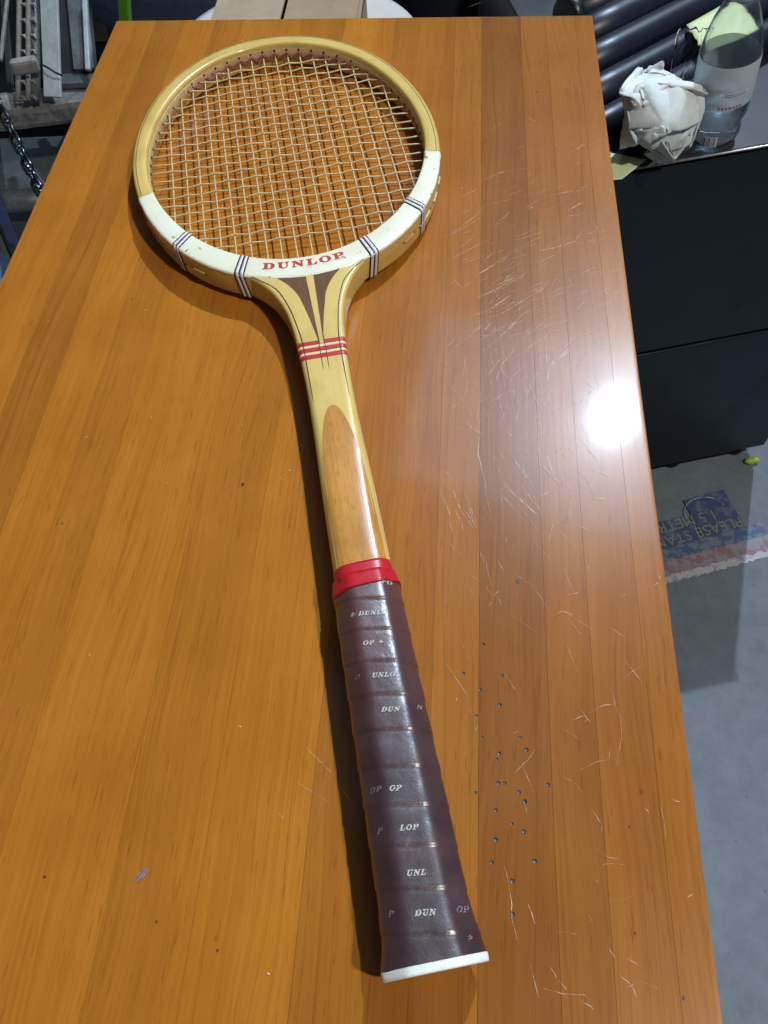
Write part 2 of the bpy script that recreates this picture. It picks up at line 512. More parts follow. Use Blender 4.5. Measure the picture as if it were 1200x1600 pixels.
# long scratches and small marks that can be made out one by one
SCR = [[(0.0864, 0.1238), (0.0877, 0.1154), (0.0898, 0.1078), (0.0895, 0.1003), (0.086, 0.0868)], [(0.0744, 0.1104), (0.0815, 0.1143), (0.0873, 0.1156)], [(0.0666, 0.1065), (0.0722, 0.1089)], [(0.0603, 0.1027), (0.0656, 0.1003), (0.0702, 0.0972)], [(0.0686, 0.0832), (0.0768, 0.0876), (0.0829, 0.089), (0.0837, 0.0946)], [(0.0606, 0.0801), (0.0657, 0.0779), (0.07, 0.0734)], [(0.0484, 0.0915), (0.0449, 0.0864), (0.0388, 0.0802)], [(0.0337, 0.0406), (0.0354, 0.0339), (0.0366, 0.0261), (0.0368, 0.0195), (0.0387, 0.0121)], [(0.0439, 0.0036), (0.0455, -0.002), (0.047, -0.0079)], [(0.0489, -0.0042), (0.0564, -0.0057), (0.0656, -0.0056), (0.0671, -0.0085)], [(0.0632, -0.0073), (0.0687, -0.0103)], [(0.0556, 0.0159), (0.0587, 0.0168), (0.0634, 0.0159)], [(0.0762, 0.0433), (0.08, 0.0444), (0.0855, 0.0441)], [(0.0742, 0.0501), (0.0789, 0.0469), (0.0845, 0.0463)], [(0.0788, 0.0301), (0.0837, 0.0304), (0.0887, 0.0322)], [(0.0801, 0.0024), (0.0849, -0.0013), (0.0863, -0.0052)], [(0.082, -0.002), (0.0856, -0.0003)], [(0.0841, 0.0088), (0.0891, 0.0055)], [(0.0865, 0.0095), (0.0835, 0.0077)], [(0.0762, 0.0125), (0.0788, 0.0085)], [(0.0891, 0.0005), (0.0947, -0.0012)], [(0.0728, 0.067), (0.0774, 0.0599)], [(0.076, 0.1859), (0.0778, 0.181)], [(0.0586, 0.1588), (0.0647, 0.1631), (0.0711, 0.161)], [(0.1038, 0.07), (0.1049, 0.0627), (0.1047, 0.0555)], [(0.0549, -0.0008), (0.0582, -0.0041)], [(0.0521, 0.0036), (0.0543, -0.0003)], [(0.0687, 0.0237), (0.0709, 0.0206)], [(0.0431, 0.0677), (0.044, 0.0634)], [(0.0937, 0.1293), (0.0998, 0.134), (0.1028, 0.1361)], [(0.072, 0.1054), (0.0742, 0.1076)], [(0.1092, 0.0728), (0.1129, 0.072)],
 [(-0.0072, 0.4155), (0.0087, 0.4287), (0.0266, 0.4421)], [(-0.0044, 0.4444), (0.0046, 0.4526), (0.0211, 0.4708)], [(0.0248, 0.3888), (0.0335, 0.395), (0.0441, 0.4051)], [(0.0178, 0.4058), (0.0319, 0.4187)], [(0.0232, 0.3383), (0.0365, 0.3541), (0.0502, 0.3727), (0.0606, 0.38)], [(0.0333, 0.37), (0.0488, 0.3833), (0.0664, 0.3981)], [(0.0266, 0.3746), (0.0421, 0.3891)], [(0.0249, 0.3572), (0.0291, 0.3642)], [(0.0624, 0.4321), (0.075, 0.4362), (0.0879, 0.4424)], [(0.07, 0.4898), (0.0834, 0.4943), (0.0985, 0.4973)], [(0.0842, 0.4743), (0.0958, 0.4843)], [(0.0229, 0.5072), (0.0364, 0.5164), (0.0442, 0.5195)], [(0.0077, 0.4894), (0.0191, 0.4968)], [(0.001, 0.4472), (0.0229, 0.4667)], [(0.0604, 0.3057), (0.0652, 0.3265), (0.0706, 0.3395)], [(0.0218, 0.2847), (0.0212, 0.26), (0.0264, 0.2351)], [(0.0352, 0.239), (0.0438, 0.2306), (0.055, 0.2192)], [(0.0455, 0.2393), (0.0552, 0.2242)], [(0.0337, 0.2337), (0.0408, 0.2237)], [(0.0058, 0.2378), (0.0119, 0.2208), (0.0193, 0.2095)], [(-0.0001, 0.2341), (0.0062, 0.2172)], [(0.0132, 0.2346), (0.0207, 0.2128)], [(0.0075, 0.224), (0.0136, 0.2092)], [(0.0265, 0.2967), (0.0408, 0.3082)], [(0.0596, 0.2651), (0.0634, 0.2489), (0.0661, 0.2436)], [(0.0856, 0.2515), (0.094, 0.2473)], [(0.0828, 0.2321), (0.0928, 0.2317)], [(0.0719, 0.2166), (0.0828, 0.2105)], [(0.0059, 0.3422), (0.0116, 0.349), (0.0165, 0.3514)], [(0.0313, 0.3131), (0.0362, 0.33), (0.0429, 0.3388)], [(0.0273, 0.3192), (0.0347, 0.3343)], [(0.0669, 0.3287), (0.0789, 0.3441)], [(0.0414, 0.2571), (0.05, 0.243)],
 [(-0.0603, 0.0869), (-0.0543, 0.082), (-0.0468, 0.0759)], [(-0.0691, 0.0749), (-0.0636, 0.0709), (-0.0569, 0.0675), (-0.0469, 0.0628)], [(-0.0691, 0.0563), (-0.0652, 0.053)], [(-0.0432, 0.0707), (-0.0333, 0.061)], [(-0.1018, 0.249), (-0.0969, 0.2447)], [(-0.0947, 0.2412), (-0.0908, 0.2373)], [(-0.0854, 0.1736), (-0.079, 0.1725)], [(-0.0729, 0.1737), (-0.0681, 0.1722)], [(-0.0973, 0.2864), (-0.0906, 0.2822)]]
bm = bmesh.new()
def scratch(pts, wmax, zz):
    pts = [(min(x, .1165), y) for x, y in pts]
    P = [Vector((x, y, 0)) for x, y in pts]
    out = []
    for a, b in zip(P, P[1:]):
        n = max(3, int((b - a).length / .0012))
        for k in range(n):
            out.append(a.lerp(b, k / n) + Vector((random.gauss(0, .00012), random.gauss(0, .00012), 0)))
    out.append(P[-1])
    m = len(out)
    ws = [wmax * (.25 + .75 * math.sin(PI * (k + .3) / (m + .6))) * random.uniform(.35, 1.15) for k in range(m)]
    ribbon_bm(out, ws, zz, bm)
for k, s in enumerate(SCR):
    scratch(s, random.uniform(.00011, .00026) if k < 32 or k > 64 else random.uniform(.00022, .00046), .00006 + .000002 * k)
random.seed(21)
for k in range(95):       # short nicks over the worn right-hand side
    x = random.uniform(.0, .116); y = random.triangular(-.04, .62, .3)
    L = random.expovariate(1 / .0035) + .001
    a = random.choice((.6, .75, -1.0, -1.1, 1.5, .5)) + random.gauss(0, .2)
    scratch([(x, y), (x + L * math.cos(a), y + L * math.sin(a))], random.uniform(.00015, .00034), .00022 + .0000005 * k)
for k in range(460):      # hair-fine rubbing marks where the varnish is worn
    x = random.gauss(.040, .032); y = random.gauss(.345, .090)
    if not (.0 < x < .115): continue
    L = random.uniform(.004, .022)
    a = (.62 + random.gauss(0, .22)) if y > .33 else (-1.05 + random.gauss(0, .25) if y < .27 else 1.5 + random.gauss(0, .35))
    scratch([(x, y), (x + L * math.cos(a), y + L * math.sin(a))], random.uniform(.00007, .00020), .00040 + .0000002 * k)
for k in range(26):       # pale pin-prick marks on the left
    x = random.uniform(-.27, -.05); y = random.uniform(-.02, .5)
    scratch([(x, y), (x + .0010, y - .0006)], .0007, .00030 + .0000005 * k)
o = obj('scratches', bm, M['scratch'], table)
o.location = (0, 0, -FLOOR)
tag(o, kind='stuff')
bm = bmesh.new()
for k, (x, y) in enumerate([(-0.2146, 0.3799), (0.0427, 0.179), (-0.1141, 0.2337), (-0.116, 0.0091), (-0.2137, 0.2036), (-0.0876, 0.0001), (-0.1705, 0.0234), (.0895, .06), (.088, .018), (.105, -.004)]):
    r = .0013 if k in (1, 2) else .0006
    vs = [bm.verts.new((x + r * random.uniform(.5, 1) * math.cos(a), y + r * 1.3 * random.uniform(.5, 1) * math.sin(a), .00040)) for a in [2 * PI * q / 9 for q in range(9)]]
    bm.faces.new(vs)
o = obj('dings', bm, M['dark_speck'], table)
o.location = (0, 0, -FLOOR); tag(o, kind='stuff')
bm = bmesh.new()
for dx, w in ((-.0012, .0007), (.0002, .0010), (.0013, .0006)):
    ribbon_bm([Vector((-.1267 + dx - .0016, .0271 - .0030, 0)), Vector((-.1267 + dx, .0271, 0)), Vector((-.1267 + dx + .0014, .0271 + .0024, 0))], [w * .4, w, w * .5], .00055 + abs(dx) * .01, bm)
o = obj('chipped_mark', bm, M['chip'], table)
o.location = (0, 0, -FLOOR)

# ------------------------------------------------------------------ tennis racket
ANG = 0.242212
TILT = math.atan2(.007, .686)
racket = empty('tennis_racket', (.004186, .000716, 0), (-TILT, 0, ANG))
tag(racket, 'vintage wooden tennis racket with white throat overlay and dark leather grip lying on the table', 'tennis racket')
W0 = .0175
UC = .54
CO = (0.1297, -0.0013, 0.0174, 0.0003, 0.0014, 0.0)
CI = (0.1160, 0.0012, 0.0146, 0.0010, 0.0017, 0.0)
def ro(t): return sum(c * math.cos(k * t) for k, c in enumerate(CO))
def ri(t): return sum(c * math.cos(k * t) for k, c in enumerate(CI))
def polar(t, r, w): return Vector((r * math.sin(t), UC + r * math.cos(t), w))
HH = .0095
def rrect(r0, r1, h, c, seg=4, ex=0.0):
    """rounded rectangle ring in (r, w)"""
    out = []
    for cx, cy, a0 in ((r1 - c, h - c, 0), (r0 + c, h - c, PI / 2), (r0 + c, -h + c, PI), (r1 - c, -h + c, 1.5 * PI)):
        for k in range(seg + 1):
            a = a0 + PI / 2 * k / seg
            out.append((cx + (c + ex) * math.cos(a), cy + (c + ex) * math.sin(a)))
    return out
N = 240
secs = [[polar(2 * PI * i / N, r, W0 + w) for r, w in rrect(ri(2 * PI * i / N), ro(2 * PI * i / N), HH, .0026)] for i in range(N)]
hoop = obj('hoop', loft(secs, closed_path=True), M['ash'], racket)

# inner ply facing the strings
secs = []
for i in range(N):
    t = 2 * PI * i / N
    r = ri(t)
    secs.append([polar(t, a, W0 + w) for a, w in ((r + .0004, .0058), (r - .0004, .0050), (r - .0004, -.0050), (r + .0004, -.0058))])
obj('inner_ply', loft(secs, closed_path=True), M['liner'], racket)

# white overlay painted round the lower hoop, top and underside
T0 = math.radians(111.5)
def overlay(side):
    secs = []
    n = 120
    for i in range(n + 1):
        t = T0 + (2 * PI - 2 * T0) * i / n
        jo = .00035 * noise.noise(Vector((t * 22, side, 3)))
        a, b = (ri(t) + .0001, ro(t) + .0002 + jo) if side > 0 else (ri(t) + .002, ro(t) - .003)
        s = []
        w = HH + .00035
        prof = [(a, w - .0022), (a + .0003, w - .0008), (a + .0011, w - .0001), (a + .002, w), ((a + b) / 2, w + .00005), (b - .0022, w), (b - .0010, w - .0003), (b - .0002, w - .0010), (b, w - .0019),
                (b - .0012, w - .0030), ((a + b) / 2, w - .0030), (a + .0012, w - .0030)]
        secs.append([polar(t, r, W0 + side * ww) for r, ww in prof])
    return loft(secs)
obj('overlay', overlay(1), M['white'], racket)
obj('overlay', overlay(-1), M['white'], racket)

# grooves where overlay begins
for sgn in (1, -1):
    t = sgn * (T0 - .004)
    secs = []
    for dt in (-.0035, .0035):
        secs.append([polar(t + dt, r, W0 + w) for r, w in rrect(ri(t), ro(t), HH, .0026, 4, .00018)])
    obj('overlay_edge_line', loft(secs), M['ash_side'], racket)

# thread bands
for deg in (140, 162, -162, -140):
    tc = math.radians(deg)
    rm = (ri(tc) + ro(tc)) / 2
    def band(name, half, ex, mat, offs=0.0):
        secs = []
        for d in (-half, half):
            ring = []
            for r, w in rrect(ri(tc), ro(tc), HH + .0002, .0024, 5, ex):
                lean = .0011 * (1 if deg > 0 else -1) * (w / HH - 1) * -1
                t = tc + (d + offs + lean) / rm
                k = (r - ri(tc)) / (ro(tc) - ri(tc))
                rr = ri(t) + (ro(t) - ri(t)) * k
                ring.append(polar(t, rr, W0 + w))
            secs.append(ring)
        return obj(name, loft(secs), mat, racket)
    band('thread_band', .0034, .00045, M['black_band'])
    for q in (-1, 1):
        band('white_thread', .00095, .00062, M['white_band'], q * .00155)

# throat and shaft
VOUT = smooth_tab([(.150, .0148), (.176, .0149), (.224, .0144), (.27, .0135), (.30, .0135), (.320, .0142), (.333, .0150), (.349, .0163), (.365, .0193), (.38, .0248), (.39, .0310), (.40, .0395), (.407, .0465)])
HT = [(.150, .0122), (.168, .0126), (.180, .0127), (.20, .0122), (.23, .0113), (.27, .0102), (.31, .0094), (.35, .0091), (.41, .0091)]
CR = [(.150, .0085), (.20, .0075), (.25, .0055), (.30, .0035), (.34, .0026), (.41, .0024)]
def shaft_ring(u, ex=0.0, seg=6):
    v = interp(VOUT, u); h = interp(HT, u); c = interp(CR, u)
    r = rrect(-v, v, h, c, seg, ex)
    # crown the top and bottom a little towards the handle
    k = max(0.0, min(1.0, (.31 - u) / .12)) * .0011
    return [(a, b + (k * (1 - (a / v) ** 2) if b > 0 else -k * (1 - (a / v) ** 2))) for a, b in r]
def top_w(ring, v):
    best = None
    up = [(a, b) for a, b in ring if b > 0]
    up.sort()
    for (a0, b0), (a1, b1) in zip(up, up[1:]):
        if a0 <= v <= a1:
            return b0 + (b1 - b0) * ((v - a0) / (a1 - a0) if a1 > a0 else 0)
    return up[0][1] if v < up[0][0] else up[-1][1]
us = [.166 + (.405 - .166) * i / 90 for i in range(91)]
def fine_ring(u, ex=0.0):
    ring = shaft_ring(u, ex)
    out = []                     # subdivide the flat runs so that the crown shows
    n = len(ring)
    for i in range(n):
        a, b = ring[i], ring[(i + 1) % n]
        out.append(a)
        if abs(a[0] - b[0]) > .004 or i % 7 == 6:
            for k in (1, 2, 3, 4, 5):
                x = a[0] + (b[0] - a[0]) * k / 6
                y = a[1] + (b[1] - a[1]) * k / 6
                v = interp(VOUT, u); kk = max(0.0, min(1.0, (.31 - u) / .12)) * .0011
                h = interp(HT, u) + ex
                if abs(abs(y) - h) < .0012 and abs(a[0] - b[0]) > .0005:
                    y = math.copysign(h + kk * (1 - (x / v) ** 2), y)
                out.append((x, y))
    return out
secs = [[Vector((a, u, W0 + b)) for a, b in fine_ring(u)] for u in us]
obj('shaft', loft(secs), M['throat'], racket)
def on_shaft(u, v, dz): return Vector((v, u, W0 + top_w(fine_ring(u), v) + dz))
def shaft_patch(name, lo, hi, u0, u1, nu, nv, dz, mat):
    bm = bmesh.new(); uvl = bm.loops.layers.uv.verify()
    G = []
    for i in range(nu + 1):
        u = u0 + (u1 - u0) * i / nu
        G.append([bm.verts.new(on_shaft(u, lo(u) + (hi(u) - lo(u)) * j / nv, dz)) for j in range(nv + 1)])
    for i in range(nu):
        for j in range(nv):
            f = bm.faces.new((G[i][j], G[i][j + 1], G[i + 1][j + 1], G[i + 1][j])); f.smooth = True
            for l in f.loops: l[uvl].uv = (l.vert.co.y, l.vert.co.x)
    return obj(name, bm, mat, racket)
WEDGE = smooth_tab([(.334, .0016), (.340, .0025), (.353, .0045), (.364, .0066), (.375, .0091), (.385, .0140), (.392, .0196), (.400, .0275)])
wd = lambda u: interp(WEDGE, u)
shaft_patch('walnut_wedge', lambda u: -wd(u), wd, .334, .398, 40, 10, .00015, M['walnut'])
cs = lambda u: .0012 + (u - .334) / .06 * .0013
shaft_patch('centre_strip', lambda u: -cs(u) + .0003, lambda u: cs(u) + .0003, .330, .398, 20, 3, .00030, M['ash'])
FL = smooth_tab([(.155, .0130), (.18, .0130), (.205, .0126), (.222, .0120), (.245, .0104), (.262, .0081), (.272, .0059), (.278, .0036), (.2805, .0018), (.2812, .0002)])
fw = lambda u: max(.0001, interp(FL, u))
shaft_patch('flame_overlay', lambda u: -fw(u) - .0003, lambda u: fw(u) - .0003, .168, .2812, 90, 14, .00012, M['mahogany'])
# dark glue lines: along the hoop, through the throat and down the shaft
LN = smooth_tab([(.286, .0105), (.30, .0107), (.334, .0113), (.350, .0132), (.362, .0152), (.374, .0185), (.384, .0228), (.393, .0310), (.399, .0375)])
for s in (1, -1):
    pts = [polar(s * (.0 + T0 * k / 110), ro(T0 * k / 110) - .0030, W0 + HH) for k in range(111)]
    obj('glue_line', ribbon_bm(pts, [.00042] * len(pts), .00012), M['line'], racket)
    pts = [on_shaft(u, s * interp(LN, u), 0) for u in [.286 + (.399 - .286) * k / 60 for k in range(61)]]
    obj('glue_line', ribbon_bm(pts, [.00012 + .0004 * min(1, k / 12) for k in range(61)], .00040), M['line'], racket)
    pts = [on_shaft(u, s * .0017 + .0003 + s * (u - .309) * .004, 0) for u in [.309 + .028 * k / 14 for k in range(15)]]
    obj('glue_line', ribbon_bm(pts, [.00010 + .00030 * min(1, k / 5) for k in range(15)], .00040), M['line'], racket)
# red bands round the throat
def shell(name, u0, u1, ex, mat):
    secs = [[Vector((a, u, W0 + b)) for a, b in fine_ring(u, ex)] for u in [u0 + (u1 - u0) * k / 4 for k in range(5)]]
    return obj(name, loft(secs), mat, racket)
for k in range(3):
    shell('red_stripe', .3192 + k * .0056, .3192 + k * .0056 + .0030, .00022, M['red_stripe'])
for k in range(2):
    shell('cream_stripe', .3227 + k * .0056, .3227 + k * .0056 + .0016, .00018, M['cream_stripe'])

# ---- grip
GW = smooth_tab([(-.003, .0212), (.0, .0211), (.004, .0205), (.012, .0192), (.025, .0183), (.045, .0182), (.08, .0177), (.12, .0173), (.166, .0168), (.172, .0167)], 120)
GT = smooth_tab([(-.003, .0172), (.004, .0168), (.02, .0158), (.05, .0155), (.10, .0154), (.172, .0150)], 120)
PITCH = .0161
def chaikin(p, c):
    out = []
    n = len(p)
    for i in range(n):
        a, b = p[i], p[(i + 1) % n]
        out.append((a[0] + (b[0] - a[0]) * c, a[1] + (b[1] - a[1]) * c))
        out.append((b[0] + (a[0] - b[0]) * c, b[1] + (a[1] - b[1]) * c))
    return out
def octagon(u, ex=0.0):
    w, h = interp(GW, u) + ex, interp(GT, u) + ex
    c, b = w * .49, h * .46
    p = [(c, h), (w, b), (w, -b), (c, -h), (-c, -h), (-w, -b), (-w, b), (-c, h)]
    for k in (.10, .18, .25): p = chaikin(p, k)
    return p
def grip_ring(u):
    base = octagon(u)
    n = len(base)
    # start at the middle of the top face and resample evenly
    out = []
    per = [0.0]
    for i in range(n): per.append(per[-1] + math.dist(base[i], base[(i + 1) % n]))
    tot = per[-1]
    NS = 72
    # angle-based phase: 0 at top middle, growing to the left
    for j in range(NS):
        s = tot * j / NS
        i = max(k for k in range(n) if per[k] <= s + 1e-12)
        t = (s - per[i]) / (per[i + 1] - per[i])
        a, b = base[i], base[(i + 1) % n]
        x, y = a[0] + (b[0] - a[0]) * t, a[1] + (b[1] - a[1]) * t
        phi = math.atan2(-x, y)
        ph = (u - .0100 - PITCH * phi / (2 * PI)) / PITCH
        fr = ph - math.floor(ph)
        d = .00044 * (1 - fr) ** 1.3 - (.00030 if fr < .045 else 0) - (.00012 * max(0, (fr - .90) / .10))
        d += .00022 * noise.noise(Vector((x * 90, u * 160, y * 90)))
        r = math.hypot(x, y)
        out.append((x * (1 + d / r), y * (1 + d / r)))
    return out
gus = [.0004 + (.1665 - .0004) * i / 300 for i in range(301)]
GR = {}
secs = [[Vector((a, u, W0 + b)) for a, b in grip_ring(u)] for u in gus]
obj('leather_grip', loft(secs), M['leather'], racket)
def grip_top(u, v):
    ring = [(p.x, p.z - W0) for p in secs_near(u)]
    return top_w(ring, v)
GSECS = secs
def secs_near(u):
    i = int(round((u - gus[0]) / (gus[1] - gus[0])))
    return GSECS[max(0, min(len(GSECS) - 1, i))]
# red collar tape: two overlapping turns
secs = []
for k in range(6):
    u = .1690 + (.1765 - .1690) * k / 5
    secs.append([Vector((x, u + .0005 * x / .015, W0 + y)) for x, y in fine_ring(u, .00035)])
obj('red_tape', loft(secs), M['red_tape'], racket)
secs = []
for k in range(6):
    t = k / 5
    secs.append([Vector((x, .1630 + .0012 * x / .017 + (.1712 - .1630 + .0006 * -x / .017) * t, W0 + y)) for x, y in octagon(.166, .0009 - .0013 * t)])
obj('red_tape', loft(secs), M['red_tape'], racket)
# butt cap
secs = []
for u, k in ((-.0026, .965), (-.0023, .99), (-.0016, 1.0), (.0002, 1.0), (.0009, .99)):
    secs.append([Vector((a * k, u, W0 + b * k)) for a, b in octagon(0, .0004)])
obj('butt_cap', loft(secs), M['cap'], racket)

# ---- lettering (slab capitals drawn as outlines)
def arc(cx, cy, rx, ry, a0, a1, n=10):
    return [(cx + rx * math.cos(math.radians(a0 + (a1 - a0) * k / n)), cy + ry * math.sin(math.radians(a0 + (a1 - a0) * k / n))) for k in range(n + 1)]
GLYPH = {
 'D': (.95, [[(0, 0)] + arc(.50, .5, .45, .5, -90, 90, 16) + [(0, 1), (0, .87), (.10, .87), (.10, .13), (0, .13)],
             [(.38, .12)] + arc(.46, .5, .19, .38, -90, 90, 12) + [(.38, .88)]]),
 'U': (.92, [[(0, 1), (.48, 1), (.48, .87), (.37, .87), (.37, .36)] + arc(.53, .34, .16, .22, 180, 360, 8)[1:] + [(.69, .87), (.56, .87), (.56, 1), (.92, 1), (.92, .87), (.82, .87), (.82, .36)] + arc(.46, .36, .36, .38, 0, -180, 14)[1:] + [(.10, .87), (0, .87)]]),
 'N': (.98, [[(0, 0), (.36, 0), (.36, .13), (.25, .13), (.25, .62), (.70, 0), (.86, 0), (.86, .87), (.98, .87), (.98, 1), (.62, 1), (.62, .87), (.73, .87), (.73, .45), (.33, 1), (0, 1), (0, .87), (.11, .87), (.11, .13), (0, .13)]]),
 'L': (.80, [[(0, 0), (.80, 0), (.80, .40), (.68, .40), (.60, .13), (.38, .13), (.38, .87), (.50, .87), (.50, 1), (0, 1), (0, .87), (.10, .87), (.10, .13), (0, .13)]]),
 'O': (.95, [arc(.475, .5, .475, .52, 0, 360, 28)[:-1], arc(.475, .5, .20, .39, 0, 360, 24)[:-1]]),
 'P': (.88, [[(0, 0), (.50, 0), (.50, .13), (.38, .13), (.38, .40)] + arc(.55, .70, .33, .30, -90, 90, 14) + [(0, 1), (0, .87), (.10, .87), (.10, .13), (0, .13)],
             [(.38, .53)] + arc(.46, .70, .15, .18, -90, 90, 10) + [(.38, .88)]]),
 # winged arrow mark
 '>': (1.05, [[(.30, 1.0), (1.05, .5), (.30, 0), (.42, .30), (.12, .30), (.20, .42), (.50, .42), (.52, .5), (.50, .58), (.20, .58), (.12, .70), (.42, .70)]]),
}
def glyph_bm(ch, fn, bm):
    adv, loops = GLYPH[ch]
    pts = [(x, y) for lp in loops for x, y in lp]
    tris = tessellate_polygon([[Vector((x, y, 0)) for x, y in lp] for lp in loops])
    vs = [bm.verts.new(fn(x, y)) for x, y in pts]
    for t in tris:
        try: bm.faces.new([vs[i] for i in t])
        except ValueError: pass
    return adv
# red name on the white overlay
HX, HY, RB = .00835, .0060, .1402
x = 0.0
total = sum(GLYPH[c][0] for c in 'DUNLOP') + .20 * 5
for c in 'DUNLOP':
    bm = bmesh.new()
    def fn(gx, gy, x=x):
        s = (x + gx - total / 2) * HX - .0018
        t = PI - s / .1370
        return polar(t, RB - gy * HY, W0 + HH + .00035 + .00022)
    adv = glyph_bm(c, fn, bm)
    obj('letter', bm, M['red_text'], racket)
    x += adv + .20
# silver print on the leather, one word per turn, worn
def grip_text(word, u, v, hx=.00255, hy=.0023, mat='silver_print'):
    x = 0
    bm = bmesh.new()
    for c in word:
        if c == ' ':
            x += .5; continue
        def fn(gx, gy, x=x):
            vv = v + (x + gx) * hx + gy * hy * .42
            uu = u + gy * hy - (vv - v) * .13
            return Vector((vv, uu, W0 + grip_top(uu, vv) + .00028))
        x += glyph_bm(c, fn, bm) + .16
    return obj('printed_name', bm, M[mat], racket)
for word, u, v, mat in (('> DUNLO', .1475, -.0105, 'silver_print'), ('OP >', .1318, -.0065, 'silver_print'), ('UNLO', .1155, -.0050, 'silver_print'),
                        ('DUN', .0990, -.0035, 'silver_print'), ('OP', .0652, -.0060, 'silver_print'), ('LOP', .0490, -.0045, 'silver_print'),
                        ('UNL', .0318, -.0050, 'silver_print'), ('DUN', .0172, -.0045, 'silver_print'),
                        ('O', .1170, -.0130, 'faint_print'), ('N', .0985, .0125, 'faint_print'), ('OP', .0665, -.0145, 'faint_print'), ('P', .0500, -.0140, 'faint_print'),
                        ('P', .0190, -.0150, 'faint_print'), ('OP', .0158, .0118, 'faint_print'), ('>', .0055, .0135, 'faint_print'), ('PO', .1622, .0075, 'silver_print')):
    grip_text(word, u, v, mat=mat)

# ---- strings
def solve_v(v, near_tip):
    lo, hi = (0.0, PI / 2) if near_tip else (PI / 2, PI)
    f = lambda t: ri(t) * math.sin(t) - abs(v)
    # sin-like: rises on (0, pi/2), falls on (pi/2, pi)
    for _ in range(60):
        m = (lo + hi) / 2
        if near_tip: lo, hi = (m, hi) if f(m) < 0 else (lo, m)
        else: lo, hi = (m, hi) if f(m) > 0 else (lo, m)
    return UC + ri(lo) * math.cos(lo)
def solve_u(u):
    lo, hi = 0.0, PI
    for _ in range(60):
        m = (lo + hi) / 2
        if UC + ri(m) * math.cos(m) > u: lo = m
        else: hi = m
    return ri(lo) * math.sin(lo)
random.seed(3)
MAINS = [-.0865 + .01018 * i + random.gauss(0, .00018) for i in range(18)]
CROSS = [.4430 + .01022 * k + random.gauss(0, .00022) for k in range(22)]
SR = .00060
for i, v in enumerate(MAINS):
    u0, u1 = solve_v(v, False) - .001, solve_v(v, True) + .001
    pts = [(v, u0, W0)]
    for k, u in enumerate(CROSS):
        if u0 + .002 < u < u1 - .002:
            s = 1 if (i + k) % 2 else -1
            pts.append((v, u, W0 - s * .00038))
    pts.append((v, u1, W0))
    fine = []
    for a, b in zip(pts, pts[1:]):
        fine += [a, tuple((p + q) / 2 for p, q in zip(a, b))]
    fine.append(pts[-1])
    obj('main_string', tube_bm(fine, SR), M['string'], racket, True)
for k, u in enumerate(CROSS):
    vm = solve_u(u) + .0008
    pts = [(-vm, u + .0012, W0)]
    for i, v in enumerate(MAINS):
        if abs(v) < vm - .002:
            s = 1 if (i + k) % 2 else -1
            pts.append((v, u + random.gauss(0, .00012), W0 + s * .00068))
    pts.append((vm, u - .0012, W0))
    fine = []
    for a, b in zip(pts, pts[1:]):
        fine += [a, tuple((p + q) / 2 for p, q in zip(a, b))]
    fine.append(pts[-1])
    obj('cross_string', tube_bm(fine, SR), M['string'], racket, True)
# maroon trim cord laced along the inner wall at the tip, with string holes above it
zig, zig2 = [], []
tm = []
for v in MAINS:
    u = solve_v(v, True)
    tm.append(math.atan2(v, u - UC))
tm = [t for t in tm if abs(t) < .62]
for a, b in zip(tm, tm[1:]):
    for k in range(6):
        t = a + (b - a) * k / 6
        s = math.sin(PI * k / 6)
        zig.append(polar(t, ri(t) - .0012 - .0006 * s, W0 + .0022 - .0040 * s))
        zig2.append(polar(t, ri(t) - .0012 + .0002 * s, W0 + .0006 + .0014 * math.cos(2 * PI * k / 6)))
obj('trim_cord', tube_bm(zig, .00060), M['cord'], racket, True)
obj('trim_cord', tube_bm(zig2, .00055), M['cord'], racket, True)
hm = bpy.data.meshes.new('string_hole')
hb = bmesh.new()
bmesh.ops.create_uvsphere(hb, u_segments=8, v_segments=6, radius=.0010)
hb.to_mesh(hm); hb.free(); hm.materials.append(M['hole'])
for t in tm:
    o = bpy.data.objects.new('string_hole', hm); COL.objects.link(o); o.parent = racket
    o.location = polar(t, ri(t) - .0004, W0 + .0040); o.scale = (1, .6, 1); o.rotation_euler = (0, 0, -t)
# binding of the cross strings on the inner left and right walls
wrap_pts = {1: [], -1: []}
for k, u in enumerate(CROSS):
    v = solve_u(u)
    for s in (1, -1):
        t = s * math.atan2(v, u - UC)
        o = bpy.data.objects.new('string_hole', hm); COL.objects.link(o); o.parent = racket
        o.location = polar(t, ri(t) - .0004, W0 + .0012); o.scale = (.6, 1, 1); o.rotation_euler = (0, 0, -t)
        if k % 2 == 0 and k + 1 < len(CROSS):
            pass
# string runs lying in the groove on the outer wall
for s in (1, -1):
    for a, b, wz in ((118, 123, .0), (125.5, 131, -.001), (134, 143, -.001), (146, 151, .0005), (96, 101, 0), (104, 109, 0), (60, 66, 0), (72, 79, 0), (84, 90, 0)):
        pts = []
        for k in range(9):
            t = math.radians(a + (b - a) * k / 8) * s
            pts.append(polar(t, ro(t) + (.0003 if 0 < k < 8 else -.0010), W0 + wz))
        obj('outer_string', tube_bm(pts, .00065), M['string'], racket, True)
        for q in (a, b):
            t = math.radians(q) * s
            o = bpy.data.objects.new('string_hole', hm); COL.objects.link(o); o.parent = racket
            o.location = polar(t, ro(t) - .0001, W0 + wz); o.scale = (.9, .5, .8); o.rotation_euler = (0, 0, -t)


